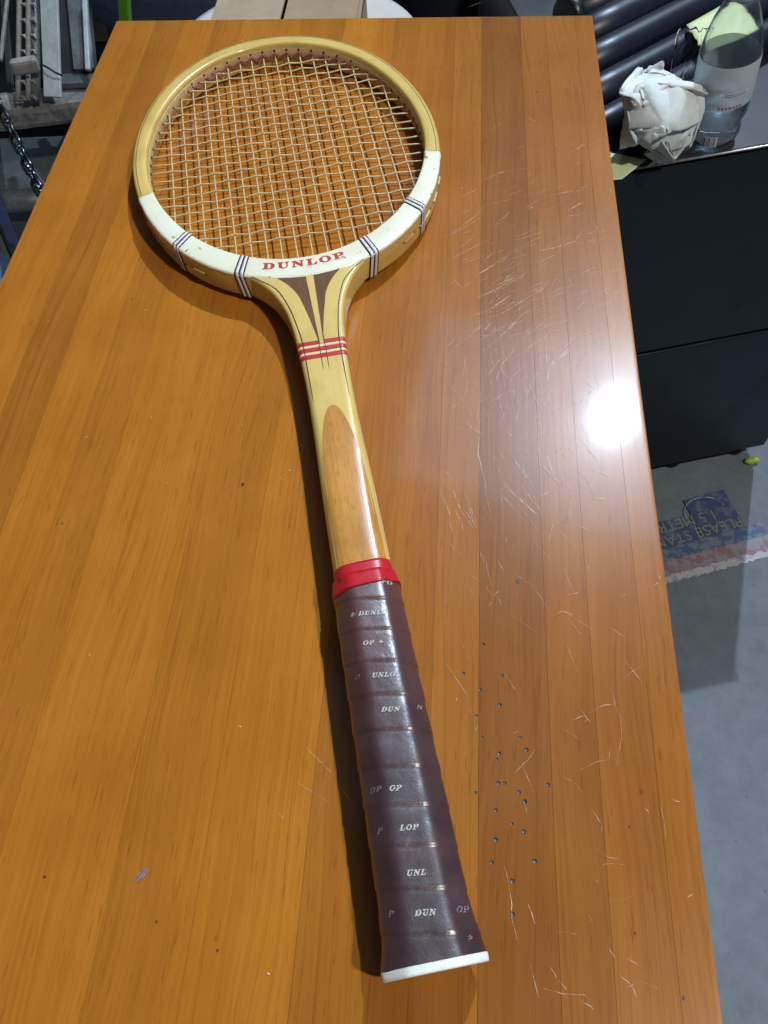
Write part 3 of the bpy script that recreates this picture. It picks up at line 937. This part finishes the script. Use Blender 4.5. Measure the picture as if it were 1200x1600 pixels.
# ------------------------------------------------------------------ black filing cabinet to the right
D = Vector((.9638, .2668, 0)); NB = Vector((-.2668, .9638, 0))
CTOP = -.113
corner = Vector((.5356, .7837, 0))                # front right corner on the floor
cab = empty('filing_cabinet', (corner.x, corner.y, FLOOR), (0, 0, math.atan2(D.y, D.x)))
tag(cab, 'black two drawer filing cabinet standing beside the table', 'cabinet')
M['cab'] = plain('black_enamel', (.0035, .0085, .0125), .42, 0, .25, 8, bump=.02)
cabt = NT('scuffed_black_enamel')
cc = cabt.coord()
dust = cabt.step(cabt.noise(cc, 9, 5, .7), .45, .75)
speck = cabt.step(cabt.noise(cc, 170, 2), .72, .78)
ccol = cabt.mix(cabt.math('MULTIPLY', dust, .5), (.0035, .0085, .0125), (.008, .014, .018))
ccol = cabt.mix(cabt.math('MULTIPLY', speck, .6), ccol, (.06, .07, .075))
M['cab'] = cabt.set(Base_Color=ccol, Roughness=cabt.math('ADD', .36, cabt.math('MULTIPLY', dust, .25)), Normal=cabt.bump(cabt.noise(cc, 5, 3), .04, .004))
M['cab_edge'] = plain('worn_steel_edge', (.34, .34, .33), .35, .7, .3, 60)
M['gap'] = plain('dark_gap', (.004, .004, .005), .8)
CW, CDP, CH = .40, .46, CTOP - FLOOR
obj('case', box_bm(-CW, 0, .012, CDP, .035, CH - .004, .003), M['cab'], cab)
obj('top_panel', box_bm(-CW - .002, .002, -.002, CDP, CH - .0035, CH, .0012), plain('black_cabinet_top', (.016, .019, .023), .45, 0, .3, 30), cab)
obj('front_edge_strip', tube_bm([(-CW, -.0022, CH - .0018), (-.20, -.0022, CH - .0018), (0, -.0022, CH - .0018)], .0013), M['cab_edge'], cab)
HSPLIT = .338
obj('drawer_front', box_bm(-CW + .004, -.004, -.001, .0115, HSPLIT + .003, CH - .008, .002), M['cab'], cab)
obj('drawer_front', box_bm(-CW + .004, -.004, -.001, .0115, .04, HSPLIT - .003, .002), M['cab'], cab)
obj('plinth', box_bm(-CW + .02, -.035, .02, CDP - .02, .006, .0345), M['gap'], cab)
for x in (-.135, -.022, -CW + .05):
    obj('foot', lathe_bm([(.016, 0), (.018, .006), (.014, .0345)], 20), M['gap'], cab).location = (x - .01, .03, 0)

# ------------------------------------------------------------------ things on the cabinet
def black_tube(px, py, z, r, length, label, col):
    p = at(px, py, z)
    d = Vector((.762, .648, 0)).normalized()
    root = empty('black_tube', (p.x, p.y, CTOP))
    tag(root, label, 'tube', 'black tubes lying on the cabinet')
    h = z - CTOP
    pts = [d * (-.10 + (length) * k / 6) + Vector((0, 0, h)) for k in range(7)]
    obj('barrel', tube_bm(pts, r, 28), M['tube'], root, False)
    for s, e in ((pts[0], -1), (pts[-1], 1)):
        ring = tube_bm([s - d * e * .012, s - d * e * .011, s + d * e * .001, s + d * e * .002], [r * 1.02, r * 1.07, r * 1.07, r * .9], 28)
        obj('end_cap', ring, M['cab'], root)
M['tube'] = plain('black_plastic_tube', (.008, .010, .022), .40, 0, .2, 12, bump=.03)
black_tube(985, 172, -.098, .0155, .44, 'black tube nearest the crumpled rag on the cabinet', 0)
black_tube(985, 118, -.096, .0165, .44, 'second black tube back from the crumpled rag', 0)
black_tube(985, 66, -.095, .0175, .44, 'third black tube back from the crumpled rag', 0)
black_tube(985, 20, -.094, .0185, .44, 'fourth black tube back from the crumpled rag', 0)
black_tube(985, -22, -.094, .0185, .44, 'farthest black tube at the top edge of the picture', 0)

# sheets of yellow-green note paper
def sheet(name, quad, z, thick, mat, label, n=10, curl=.003):
    root_bm = bmesh.new()
    q = [at(x, y, z) if isinstance(z, (int, float)) else at(x, y, zz) for (x, y), zz in zip(quad, z if isinstance(z, (list, tuple)) else [z] * 4)]
    c = sum(q, Vector()) / 4
    G = []
    for i in range(n + 1):
        row = []
        for j in range(n + 1):
            a, b = i / n, j / n
            p = q[0].lerp(q[1], a).lerp(q[3].lerp(q[2], a), b)
            row.append(p - c + Vector((0, 0, curl * noise.noise(p * 22))))
        G.append(row)
    T = [[root_bm.verts.new(p + Vector((0, 0, thick))) for p in r] for r in G]
    Bm = [[root_bm.verts.new(p) for p in r] for r in G]
    for i in range(n):
        for j in range(n):
            root_bm.faces.new((T[i][j], T[i + 1][j], T[i + 1][j + 1], T[i][j + 1])).smooth = True
            root_bm.faces.new((Bm[i][j], Bm[i][j + 1], Bm[i + 1][j + 1], Bm[i + 1][j])).smooth = True
    for i in range(n):
        root_bm.faces.new((T[i][0], Bm[i][0], Bm[i + 1][0], T[i + 1][0]))
        root_bm.faces.new((T[i][n], T[i + 1][n], Bm[i + 1][n], Bm[i][n]))
        root_bm.faces.new((T[0][i], T[0][i + 1], Bm[0][i + 1], Bm[0][i]))
        root_bm.faces.new((T[n][i], Bm[n][i], Bm[n][i + 1], T[n][i + 1]))
    o = obj(name, root_bm, mat)
    o.location = c
    tag(o, label, 'paper')
    return o
M['note'] = plain('yellow_green_paper', (.60, .66, .36), .7, 0, .05, 30)
sheet('note_paper', [(1072, 40), (1150, -6), (1192, 46), (1100, 84)], [-.074, -.078, -.072, -.070], .0004, M['note'], 'pale yellow-green note paper lying on the black tubes behind the bottle')
sheet('note_paper', [(940, 236), (1010, 250), (972, 280), (930, 284)], -.1118, .0004, M['note'], 'pale yellow-green note paper under the crumpled rag at the cabinet edge', curl=.0008)

# crumpled rag
def rag_sheet(bm, seed, size, turn, n=56):
    """a square of cloth folded over and over on itself until it is a loose ball"""
    rnd = random.Random(seed)
    P = []
    for i in range(n + 1):
        for j in range(n + 1):
            x, y = i / n * 2 - 1, j / n * 2 - 1
            P.append(Vector((x, y, .75 - .55 * (x * x + y * y) + .22 * noise.noise(Vector((x * 1.3, y * 1.3, seed))))))
    for k in range(15):
        c = sum(P, Vector()) / len(P)
        nrm = Vector((rnd.gauss(0, 1), rnd.gauss(0, 1), rnd.gauss(0, .8))).normalized()
        rad = sorted(abs((p - c).dot(nrm)) for p in P)[int(len(P) * .93)]
        off = rad * rnd.uniform(.30, .75)
        w = rnd.uniform(1.25, 1.75)
        for p in P:
            sd = (p - c).dot(nrm) - off
            if sd > 0:
                p -= nrm * (w * sd)
    for p in P:
        p += .05 * Vector((noise.noise(p * 2.1), noise.noise(p * 2.1 + Vector((7, 0, 0))), noise.noise(p * 2.1 + Vector((0, 7, 0)))))
    lo = [min(p[a] for p in P) for a in range(3)]; hi = [max(p[a] for p in P) for a in range(3)]
    rot = Matrix.Rotation(turn, 3, 'Z')
    V = [bm.verts.new(rot @ Vector([(p[a] - (lo[a] + hi[a]) / 2) / (hi[a] - lo[a]) * size[a] for a in range(3)])) for p in P]
    for i in range(n):
        for j in range(n):
            a = i * (n + 1) + j
            bm.faces.new((V[a], V[a + 1], V[a + n + 2], V[a + n + 1])).smooth = True
def rag():
    bm = bmesh.new()
    rag_sheet(bm, 5, (.104, .098, .100), 0)
    rag_sheet(bm, 9, (.104, .100, .098), 2.1)
    rag_sheet(bm, 14, (.100, .098, .096), 4.0)
    rag_sheet(bm, 23, (.104, .098, .096), 1.0)
    for v in bm.verts:                                  # squeezed into a rounder wad
        q = Vector((v.co.x / .045, v.co.y / .042, v.co.z / .042))
        r = q.length
        if r > .80: v.co *= (.80 + (r - .80) * .40) / r
        elif r < .45: v.co *= 1 + (.45 - r) * .5
    for _ in range(3):
        bmesh.ops.smooth_vert(bm, verts=bm.verts, factor=.5, use_axis_x=True, use_axis_y=True, use_axis_z=True)
    return bm
t = NT('stained_white_cloth')
co_ = t.coord()
st = t.noise(co_, 28, 4, .6)
col = t.ramp(st, [(.32, (.42, .40, .31)), (.44, (.60, .64, .63)), (.60, (.70, .77, .80))])
t.set(Base_Color=col, Roughness=.75, Normal=t.bump(t.noise(co_, 120, 3, .55), .25, .0015))
p = at(1022, 205, -.088)
o = obj('crumpled_rag', rag(), t.m, None, True)
sm = o.modifiers.new('thickness', 'SOLIDIFY'); sm.thickness = .0009; sm.use_even_offset = False
o.location = (p.x, p.y + .004, CTOP - min(v.co.z for v in o.data.vertices) + .0008)
o.rotation_euler = (0, 0, 3.3)
tag(o, 'crumpled stained white rag beside the plastic bottle on the cabinet', 'rag')

# clear plastic bottle, about a third full
def glass(name, col, rough, ior, trans=1.0):
    t = NT(name)
    co = t.coord()
    t.set(Base_Color=(*col, 1), Roughness=rough, IOR=ior, Transmission_Weight=trans)
    t.set(Normal=t.bump(t.noise(co, 90, 2), .12, .001))
    return t.m
bp_ = at(1113, 212, CTOP)
bottle = empty('water_bottle', (bp_.x, bp_.y, CTOP + .0005), (math.radians(-2), math.radians(-7), .5))
tag(bottle, 'clear plastic water bottle with a frosted label on the cabinet', 'bottle')
PR = [(.012, .001), (.019, .0), (.0225, .003), (.0240, .009), (.0235, .016), (.0228, .019), (.0240, .023), (.0262, .030), (.0268, .038), (.0268, .080), (.0262, .088), (.0240, .100), (.0200, .113), (.0155, .124), (.0125, .131), (.0118, .136), (.0118, .142)]
IN = [(r - .0007, z + .0007) for r, z in PR]
bmb = lathe_bm(PR + IN[::-1], 48, closed_bottom=False)
obj('shell', bmb, glass('clear_pet', (.93, .97, .97), .05, 1.45), bottle)
WAT = [(r - .0010, z + .0012) for r, z in PR if z < .042] + [(.0256, .046)]
obj('water', lathe_bm(WAT, 48, closed_top=True), glass('water', (.90, .95, 1.0), .0, 1.33), bottle)
t = NT('frosted_label')
tr = t.n('ShaderNodeBsdfTransparent'); mx = t.n('ShaderNodeMixShader'); mx.inputs[0].default_value = .74
t.set(Base_Color=(.60, .67, .74), Roughness=.5)
t.l(tr.outputs[0], mx.inputs[1]); t.l(t.b.outputs[0], mx.inputs[2])
t.l(mx.outputs[0], t.t.nodes['Material Output'].inputs['Surface'])
LB = [(.02705, .044), (.02715, .0450), (.02715, .0835), (.02700, .0845)]
obj('label', lathe_bm(LB, 48, closed_bottom=False), t.m, bottle)
def curved_patch(name, a0, a1, z0, z1, r, mat, n=10):
    bm = bmesh.new()
    A = [(bm.verts.new((r * math.cos(a), r * math.sin(a), z0)), bm.verts.new((r * math.cos(a), r * math.sin(a), z1))) for a in [a0 + (a1 - a0) * k / n for k in range(n + 1)]]
    for (a, b), (c, d) in zip(A, A[1:]): bm.faces.new((a, c, d, b))
    return obj(name, bm, mat, bottle)
M['lab_white'] = plain('label_white_print', (.62, .66, .72), .5, 0, .03)
M['lab_dark'] = plain('label_dark_print', (.05, .06, .09), .5, 0, .05)
M['lab_red'] = plain('label_red_print', (.30, .13, .16), .5, 0, .05)
FA = math.atan2(-bp_.y, -bp_.x) - .5 + .25         # side of the bottle that faces the viewer
curved_patch('print_block', FA - .10, FA + .75, .0560, .0608, .02735, M['lab_white'])
for k in range(2): curved_patch('print_line', FA - .05, FA + .70, .0572 + k * .0018, .0579 + k * .0018, .02742, M['lab_dark'])
for k in range(7): curved_patch('print_letter', FA - .20 + k * .12, FA - .12 + k * .12, .0452, .0476, .02735, M['lab_red'], 2)
curved_patch('barcode_ground', FA - .55, FA + .05, .0045, .0150, .0243, M['lab_white'])
for k in range(9):
    w = (.018, .034, .012)[k % 3]
    curved_patch('barcode_bar', FA - .52 + k * .062, FA - .52 + k * .062 + w, .0052, .0145, .02445, M['lab_dark'], 2)
cap = obj('screw_cap', lathe_bm([(.0150, .134), (.0152, .135), (.0152, .147), (.0142, .149)], 40, closed_top=True), plain('pale_bottle_cap', (.42, .47, .52), .4), bottle)
bmr = bmesh.new()
for k in range(40):
    a = 2 * PI * k / 40
    tube_bm([(.0153 * math.cos(a), .0153 * math.sin(a), .136), (.0153 * math.cos(a), .0153 * math.sin(a), .1465)], .0005, 5, bmr)
obj('cap_ridges', bmr, plain('pale_bottle_cap_ridge', (.42, .47, .52), .4), cap)

# scrap of clear film behind the rag
bm = bmesh.new()
bmesh.ops.create_grid(bm, x_segments=26, y_segments=26, size=1)
for v in bm.verts:
    x, y = v.co.x, v.co.y
    n1 = 1 - 2 * abs(noise.noise(Vector((x * 1.0, y * 1.0, 5))))
    n2 = 1 - 2 * abs(noise.noise(Vector((x * 2, y * 1.2, 8))))
    v.co = Vector((x * .015 + .004 * n1, y * .004 + .006 * n2, .048 + y * .022 + .005 * n1 + .002 * n2))
o = obj('clear_film_scrap', bm, glass('clear_film', (.97, .98, 1.0), .04, 1.22), None, True)
p = at(1047, 176, CTOP)
o.location = (p.x, p.y, CTOP + .002)
sm = o.modifiers.new('thickness', 'SOLIDIFY'); sm.thickness = .0004
tag(o, 'crumpled scrap of clear plastic film standing behind the rag', 'plastic film')

# ------------------------------------------------------------------ torn printed sticker on the floor
SA, SB = at(1030, 912, FLOOR), at(1215, 862, FLOOR)         # near edge
ex = (SB - SA).normalized(); ey = Vector((-ex.y, ex.x, 0))
stick = empty('floor_sticker', (SA.x, SA.y, FLOOR + .001), (0, 0, math.atan2(ex.y, ex.x)))
tag(stick, 'torn blue and red printed floor sticker lying on the concrete beside the table', 'floor sticker')
SL = (SB - SA).length
def ragged(name, y0, y1, x0, x1, amp0, amp1, z, mat, n=70, sd=0):
    bm = bmesh.new()
    prev = None
    for k in range(n + 1):
        x = x0 + (x1 - x0) * k / n
        a = bm.verts.new((x, y0 + amp0 * noise.noise(Vector((x * 90, sd, 1))) + amp0 * .5 * random.uniform(-1, 1), z))
        b = bm.verts.new((x, y1 + amp1 * noise.noise(Vector((x * 70, sd, 5))), z))
        if prev: bm.faces.new((prev[0], a, b, prev[1]))
        prev = (a, b)
    return obj(name, bm, mat, stick)
def printed(name, col, wear, keep):
    t = NT(name)
    co = t.coord()
    k = t.step(t.noise(co, 60, 5, .7), keep - .04, keep + .06)
    t.set(Base_Color=t.mix(k, col, wear), Roughness=.6)
    return t.m
M['st_white'] = printed('torn_white_edge', (.46, .44, .47), (.26, .27, .31), .54)
M['st_red'] = printed('worn_red_print', (.26, .14, .16), (.27, .25, .28), .48)
M['st_blue'] = printed('worn_blue_print', (.075, .105, .20), (.15, .20, .27), .48)
M['st_dark'] = printed('worn_navy_print', (.050, .075, .17), (.10, .15, .21), .52)
M['st_text'] = printed('worn_yellow_letter', (.22, .25, .16), (.12, .15, .17), .60)
ragged('torn_edge', -.004, .016, -.06, SL, .0035, .001, .0000, M['st_white'], 120, 1)
ragged('red_stripe', .008, .034, -.06, SL, .004, .002, .0006, M['st_red'], 90, 2)
ragged('blue_stripe', .032, .054, -.06, SL, .001, .002, .0012, M['st_blue'], 60, 3)
ragged('navy_panel', .053, .100, -.06, SL * .47, .001, .003, .0016, M['st_dark'], 60, 4)
ragged('navy_panel', .053, .128, SL * .50, SL * .86, .001, .004, .0018, M['st_dark'], 60, 6)
def words(txt, x, y, size, z=.0024):
    cu = bpy.data.curves.new('t', 'FONT')
    cu.body = txt; cu.size = size; cu.align_x = 'LEFT'
    ob = bpy.data.objects.new('t', cu); COL.objects.link(ob)
    bpy.context.view_layer.update()
    dg = bpy.context.evaluated_depsgraph_get()
    me = bpy.data.meshes.new_from_object(ob.evaluated_get(dg))
    bpy.data.objects.remove(ob)
    o = link('printed_words', me, M['st_text'], stick)
    me.materials.clear(); me.materials.append(M['st_text'])
    o.location = (x, y, z); o.rotation_euler = (0, 0, PI)
    return o
words('PLEASE STAND', SL * .86, .0735, .026)
words('1.5 METRES', SL * .70, .0975, .026)
# light worn ring drawn on the sticker
bm = bmesh.new()
cx, cy = SL * .62, .098
pts = [Vector((cx + .034 * math.cos(a) + .004 * noise.noise(Vector((a, 2, 2))), cy + .026 * math.sin(a), .0030)) for a in [PI * .02 + PI * 1.05 * k / 40 for k in range(41)]]
ribbon_bm(pts, [.0028 * random.uniform(.3, 1.2) for _ in pts], 0, bm)
obj('printed_ring', bm, plain('worn_pale_print', (.22, .29, .36), .6, 0, .25, 80), stick)
# green plug by the cabinet foot
p = at(1162, 724, FLOOR)
bm = tube_bm([(0, 0, .006), (.006, .001, .006), (.010, .001, .006), (.022, .004, .006)], [.003, .006, .006, .004], 10)
o = obj('green_ear_plug', bm, plain('lime_foam', (.42, .60, .05), .6), None, True)
o.location = (p.x, p.y, FLOOR)
tag(o, 'small lime green plug on the floor under the cabinet corner', 'plug')

# ------------------------------------------------------------------ clutter to the left of the table
M['steel'] = plain('dull_steel', (.20, .22, .23), .5, .35, .30, 25, bump=.10)
M['grime'] = plain('grimy_beam', (.20, .20, .19), .65, .1, .45, 30, bump=.25)
M['pale_steel'] = plain('pale_aluminium', (.60, .67, .68), .45, .2, .16, 30, bump=.06)
M['rod'] = plain('dusty_rod', (.30, .29, .27), .6, .1, .25, 60)
M['dark'] = plain('dark_sheet_metal', (.030, .036, .038), .5, .2, .35, 12)
M['darker'] = plain('black_shelf_gap', (.008, .009, .010), .7)
M['greenish'] = plain('grey_green_enamel', (.10, .125, .125), .42, .1, .2, 14)
def bar(name, a, b, w, h, mat, parent=None, up=Vector((0, 0, 1)), bev=.002):
    a, b = Vector(a), Vector(b)
    d = (b - a); L = d.length; d.normalize()
    s = d.cross(up).normalized(); u2 = s.cross(d).normalized()
    o = obj(name, box_bm(-w / 2, w / 2, 0, L, -h / 2, h / 2, bev), mat, parent)
    m = Matrix(((s.x, d.x, u2.x, a.x), (s.y, d.y, u2.y, a.y), (s.z, d.z, u2.z, a.z), (0, 0, 0, 1)))
    if parent:
        o.matrix_local = parent.matrix_world.inverted() @ m if False else Matrix.Translation(-parent.location) @ m
    else:
        o.matrix_world = m
    return o
# steel stand with a grimy cross beam
st = empty('steel_stand', (-.70, 1.22, FLOOR))
tag(st, 'grimy grey steel stand with a thick cross beam left of the table', 'stand')
z0 = -.36
f0, f1 = at(-60, 178, z0), at(170, 150, z0)
dirb = (f1 - f0).normalized(); back = Vector((-dirb.y, dirb.x, 0))
bar('cross_beam', f0 - dirb * .25 + Vector((0, 0, -.012)) + back * .012, f1 + dirb * .1 + Vector((0, 0, -.012)) + back * .012, .060, .040, M['grime'], st, bev=.011)
l0, l1 = at(85, 128, -.345), at(175, 124, -.345)
bar('ledge', l0, l1, .030, .010, M['greenish'], st)
for q in (f0 - dirb * .2, f1 + dirb * .05):
    bar('leg', (q.x, q.y + .03, FLOOR), (q.x, q.y + .03, z0 - .034), .05, .05, M['dark'], st, up=Vector((0, 1, 0)))
# ribbed rods
def ribbed_rod(pxb, pyb, pxt, pyt, zb, zt, label, side):
    a, b = at(pxb, pyb, zb), at(pxt, pyt, zt)
    root = empty('ribbed_rod', a)
    tag(root, label, 'rod', 'ribbed rods leaning on the stand')
    d = b - a
    obj('rod', tube_bm([d * (k / 8) for k in range(9)], .0042, 12), M['rod'], root)
    n = 9
    dn = d.normalized(); s = dn.cross(Vector((0, 0, 1))).normalized()
    for k in range(n):
        c = d * ((k + .25) / n)
        obj('rib', tube_bm([c, c + s * .010 + dn * .002, c + s * .014 - dn * .004], [.0028, .0024, .0016], 8), M['rod'], root)
ribbed_rod(28, 158, 31, -60, -.335, -.20, 'dusty ribbed rod nearest the left edge behind the clamp', 1)
ribbed_rod(44, 157, 45, -60, -.335, -.20, 'dusty ribbed rod between the clamp and the grey pipe', 1)
a, b = at(18, 106, -.290), at(60, 99, -.290)
o = bar('clamp_block', a, b, .018, .022, M['rod'], None, bev=.005)
tag(o, 'dusty block clamped across the two ribbed rods', 'clamp')
a, b = at(56, 157, -.338), at(54, -60, -.21)
o = obj('grey_pipe', tube_bm([Vector(), (b - a) * .5, b - a], .0075, 16), M['steel'], None)
o.location = a; tag(o, 'dull grey pipe between the ribbed rods and the pale strip', 'pipe')
a, b = at(83, 152, -.336), at(75, -60, -.20)
o = bar('aluminium_strip', a, b, .029, .006, M['pale_steel'], None, bev=.001)
tag(o, 'pale aluminium strip leaning on the steel stand', 'metal strip')
# cable round the strip
pts = [at(x, y, z) for x, y, z in ((50, 112, -.300), (58, 104, -.298), (66, 101, -.293), (75, 106, -.292), (86, 113, -.298), (97, 118, -.305))]
c0 = pts[0]
o = obj('thin_cable', tube_bm([p - c0 for p in pts], .0016, 8), M['darker'], None, True)
o.location = c0; tag(o, 'thin dark cable hooked round the aluminium strip', 'cable')
# dark boards and bars leaning behind
def lean(name, pb, pt, zb, zt, w, h, mat, label, cat):
    a, b = at(*pb, zb), at(*pt, zt)
    o = bar(name, a, b, w, h, mat, None, bev=.0015)
    tag(o, label, cat)
    return o
lean('dark_board', (112, 130, ), (84, -60), -.352, -.24, .030, .008, M['dark'], 'dark board leaning just right of the pale aluminium strip', 'board')
lean('black_bar', (134, 128), (96, -60), -.355, -.25, .012, .012, M['darker'], 'black bar leaning between the dark board and the pale spool', 'bar')
lean('grey_channel', (134, 112), (118, -60), -.34, -.24, .034, .020, M['steel'], 'grey metal channel with a pale edge near the table corner', 'channel')
lean('pale_rail', (138, 110), (132, -20), -.325, -.25, .008, .008, M['pale_steel'], 'narrow pale rail on the grey channel', 'rail')
lean('black_post', (160, 70), (146, -60), -.33, -.26, .026, .020, M['darker'], 'black post leaning beside the far left table corner', 'post')
lean('grey_rod', (1, 95), (18, -60), -.33, -.26, .006, .006, M['rod'], 'thin grey rod crossing the top left corner', 'rod')
lean('dark_rod', (20, 160), (2, -60), -.36, -.30, .012, .010, M['dark'], 'dark rod behind the ribbed rods at the left edge', 'rod')
# dark sheet behind all this
a, b = at(-80, 60, -.50), at(215, 40, -.50)
bk = bar('dark_back_sheet', a, b, .012, .62, M['dark'], None, bev=.001)
tag(bk, 'dark metal sheet standing behind the leaning rods', 'metal sheet')
# green strip
o = lean('green_strip', (198, 60), (190, -60), -.20, -.12, .017, .008, plain('bright_green_plastic', (.07, .22, .015), .45), 'bright green strip standing at the far left table corner', 'strip')

# dark gap box and grey toolbox under the beam
gb = empty('grey_toolbox', at(20, 270, FLOOR + .0))
tag(gb, 'grey-green metal toolbox with a rounded front below the beam', 'toolbox')
zt = -.50
q0, q1, q2, q3 = at(-90, 300, zt), at(110, 292, zt), at(110, 205, zt), at(-90, 214, zt)
dx = (q1 - q0).normalized(); dy = Vector((-dx.y, dx.x, 0))
Lx = (q1 - q0).length; Ly = (q3 - q0).dot(dy)
body = obj('body', box_bm(0, Lx, 0, Ly, FLOOR + .012, zt, .018, 5), M['greenish'], gb)
m = Matrix(((dx.x, dy.x, 0, q0.x), (dx.y, dy.y, 0, q0.y), (0, 0, 1, 0), (0, 0, 0, 1)))
body.matrix_local = Matrix.Translation(-gb.location) @ m
lip = obj('front_lip', tube_bm([(0, -.010, zt - .018), (Lx * .5, -.010, zt - .018), (Lx, -.010, zt - .018)], .020, 16), M['steel'], gb)
lip.matrix_local = Matrix.Translation(-gb.location) @ m
for x in (.04, Lx - .04):
    f_ = obj('foot', box_bm(x - .03, x + .03, .03, Ly - .03, FLOOR, FLOOR + .0118), M['darker'], gb)
    f_.matrix_local = Matrix.Translation(-gb.location) @ m
# navy struts and blue tub at the lower left
a, b = at(-25, 270, -.42), at(40, 420, -.42)
o = bar('navy_strut', a, b, .016, .020, plain('navy_enamel', (.018, .026, .060), .35), None)
tag(o, 'dark navy strut crossing the lower left below the chain', 'strut')
a, b = at(-8, 350, -.44), at(20, 420, -.44)
o = bar('grey_strut', a, b, .010, .012, M['greenish'], None)
tag(o, 'narrow grey strut left of the navy strut', 'strut')
p = at(-14, 420, -.46)
o = obj('blue_tub', lathe_bm([(.030, -.10), (.036, -.05), (.040, .0), (.042, .001), (.042, .004), (.037, .004), (.033, -.05)], 40), plain('pale_blue_plastic', (.30, .42, .62), .4), None)
o.location = p; tag(o, 'pale blue plastic tub at the left edge of the picture', 'tub')

# chain of twisted links
chain = empty('chain', at(30, 235, -.28))
tag(chain, 'blackened steel chain hanging beside the left table edge', 'chain')
M['chain'] = plain('chain_steel', (.12, .13, .16), .2, 1.0, .3, 60)
stad = []
for k in range(24):
    a = 2 * PI * k / 24
    stad.append(Vector((.0062 * math.cos(a), .0085 * math.sin(a) + (.0065 if math.sin(a) > 0 else -.0065), .0022 * math.sin(2 * a))))
lb = tube_bm(stad, .0026, 8, closed=True)
bmesh.ops.recalc_face_normals(lb, faces=lb.faces)
lm = bpy.data.meshes.new('link'); lb.to_mesh(lm); lb.free(); lm.materials.append(M['chain'])
c0, c1 = at(-14, 140, -.26), at(78, 335, -.30)
nl = int((c1 - c0).length / .0222)
dn = (c1 - c0).normalized()
for k in range(nl + 1):
    p = c0.lerp(c1, k / nl) + Vector((0, 0, -.012 * math.sin(PI * k / nl)))
    o = bpy.data.objects.new('link', lm); COL.objects.link(o); o.parent = chain
    z = Vector((0, 0, 1)); s = dn.cross(z).normalized(); u2 = s.cross(dn).normalized()
    m = Matrix(((s.x, dn.x, u2.x), (s.y, dn.y, u2.y), (s.z, dn.z, u2.z))).to_4x4()
    m = Matrix.Translation(p - chain.location) @ m @ Matrix.Rotation(math.radians(35 + 90 * (k % 2)), 4, 'Y')
    o.matrix_local = m

# ------------------------------------------------------------------ beyond the far table edge
# round white stool with an open carton on it
stool = empty('round_stool', (-.215, 1.06, FLOOR))
tag(stool, 'round white stool behind the far table edge', 'stool')
M['stool'] = plain('white_laminate', (.62, .61, .56), .4, 0, .04, 20)
obj('seat', lathe_bm([(.150, -.225 - FLOOR), (.168, -.220 - FLOOR), (.172, -.210 - FLOOR), (.170, -.202 - FLOOR), (.160, -.2 - FLOOR)], 72, closed_top=True), M['stool'], stool)
for k in range(4):
    a = PI / 4 + k * PI / 2
    obj('leg', tube_bm([(.10 * math.cos(a), .10 * math.sin(a), -.224 - FLOOR), (.15 * math.cos(a), .15 * math.sin(a), 0)], .011, 14), M['steel'], stool)
carton = empty('cardboard_carton', (-.200, 1.005, -.1998))
tag(carton, 'brown cardboard carton on the round white stool', 'carton')
M['card'] = plain('cardboard', (.30, .215, .125), .8, 0, .10, 40)
M['card_lit'] = plain('cardboard_lit_flap', (.40, .31, .20), .8, 0, .08, 40)  # lighter copy of the cardboard, light on the left flap put into the colour
x0, x1, y0, y1, hh = -.098, .084, -.085, .055, .075
obj('wall', box_bm(x0, x1, y0, y0 + .004, 0, hh), M['card'], carton)
obj('wall', box_bm(x0, x1, y1 - .004, y1, 0, hh), M['card'], carton)
obj('wall', box_bm(x0, x0 + .004, y0 + .0042, y1 - .0042, 0, hh), M['card'], carton)
obj('wall', box_bm(x1 - .004, x1, y0 + .0042, y1 - .0042, 0, hh), M['card'], carton)
obj('bottom', box_bm(x0 + .0042, x1 - .0042, y0 + .0042, y1 - .0042, 0, .004), M['card'], carton)
for sgn, (a, b), mat in ((1, (x0, -.008), M['card_lit']), (-1, (-.006, x1), M['card'])):
    bm = bmesh.new()
    box_bm(a + .0002, b, y0, y1, hh + .0004, hh + .0038, bm=bm)
    for v in bm.verts:
        t_ = (v.co.x - a) / (b - a)
        v.co.z += (.012 * t_ if sgn > 0 else .030 * (1 - t_) * .2 - .008 * t_)
    obj('flap', bm, mat, carton)
# navy cloth bag behind the stool
def lump(name, c, r, mat, label, cat, seed, sub=4, amp=.18):
    bm = bmesh.new()
    bmesh.ops.create_icosphere(bm, subdivisions=sub, radius=1)
    for v in bm.verts:
        d = v.co.normalized()
        q = max(abs(d.x), abs(d.y), abs(d.z))
        k = (.55 + .45 / q * .9) * (1 + amp * noise.noise(d * 1.7 + Vector((seed, 0, 0))) + .05 * (1 - 2 * abs(noise.noise(d * 4 + Vector((0, seed, 0))))))
        v.co = Vector((d.x * r[0] * k, d.y * r[1] * k, d.z * r[2] * k))
    zmin = min(v.co.z for v in bm.verts)
    for v in bm.verts: v.co.z -= zmin
    o = obj(name, bm, mat, None, True)
    o.location = (c[0], c[1], FLOOR)
    tag(o, label, cat)
    return o
M['navy'] = plain('navy_cloth', (.022, .034, .070), .7, 0, .3, 40, bump=.3)
M['blackbag'] = plain('black_plastic_sheet', (.010, .011, .014), .4, 0, .3, 20, bump=.2)
lump('navy_bag', (-.46, 1.50), (.24, .20, .26), M['navy'], 'navy cloth bag behind the left side of the stool', 'bag', 3)
lump('dark_bag', (-.02, 1.86), (.26, .24, .27), M['blackbag'], 'black plastic bag behind the right side of the stool', 'bag', 8)
lump('black_bundle', (.20, 1.50), (.16, .20, .26), M['blackbag'], 'black bundle between the stool and the black tubes', 'bundle', 12)
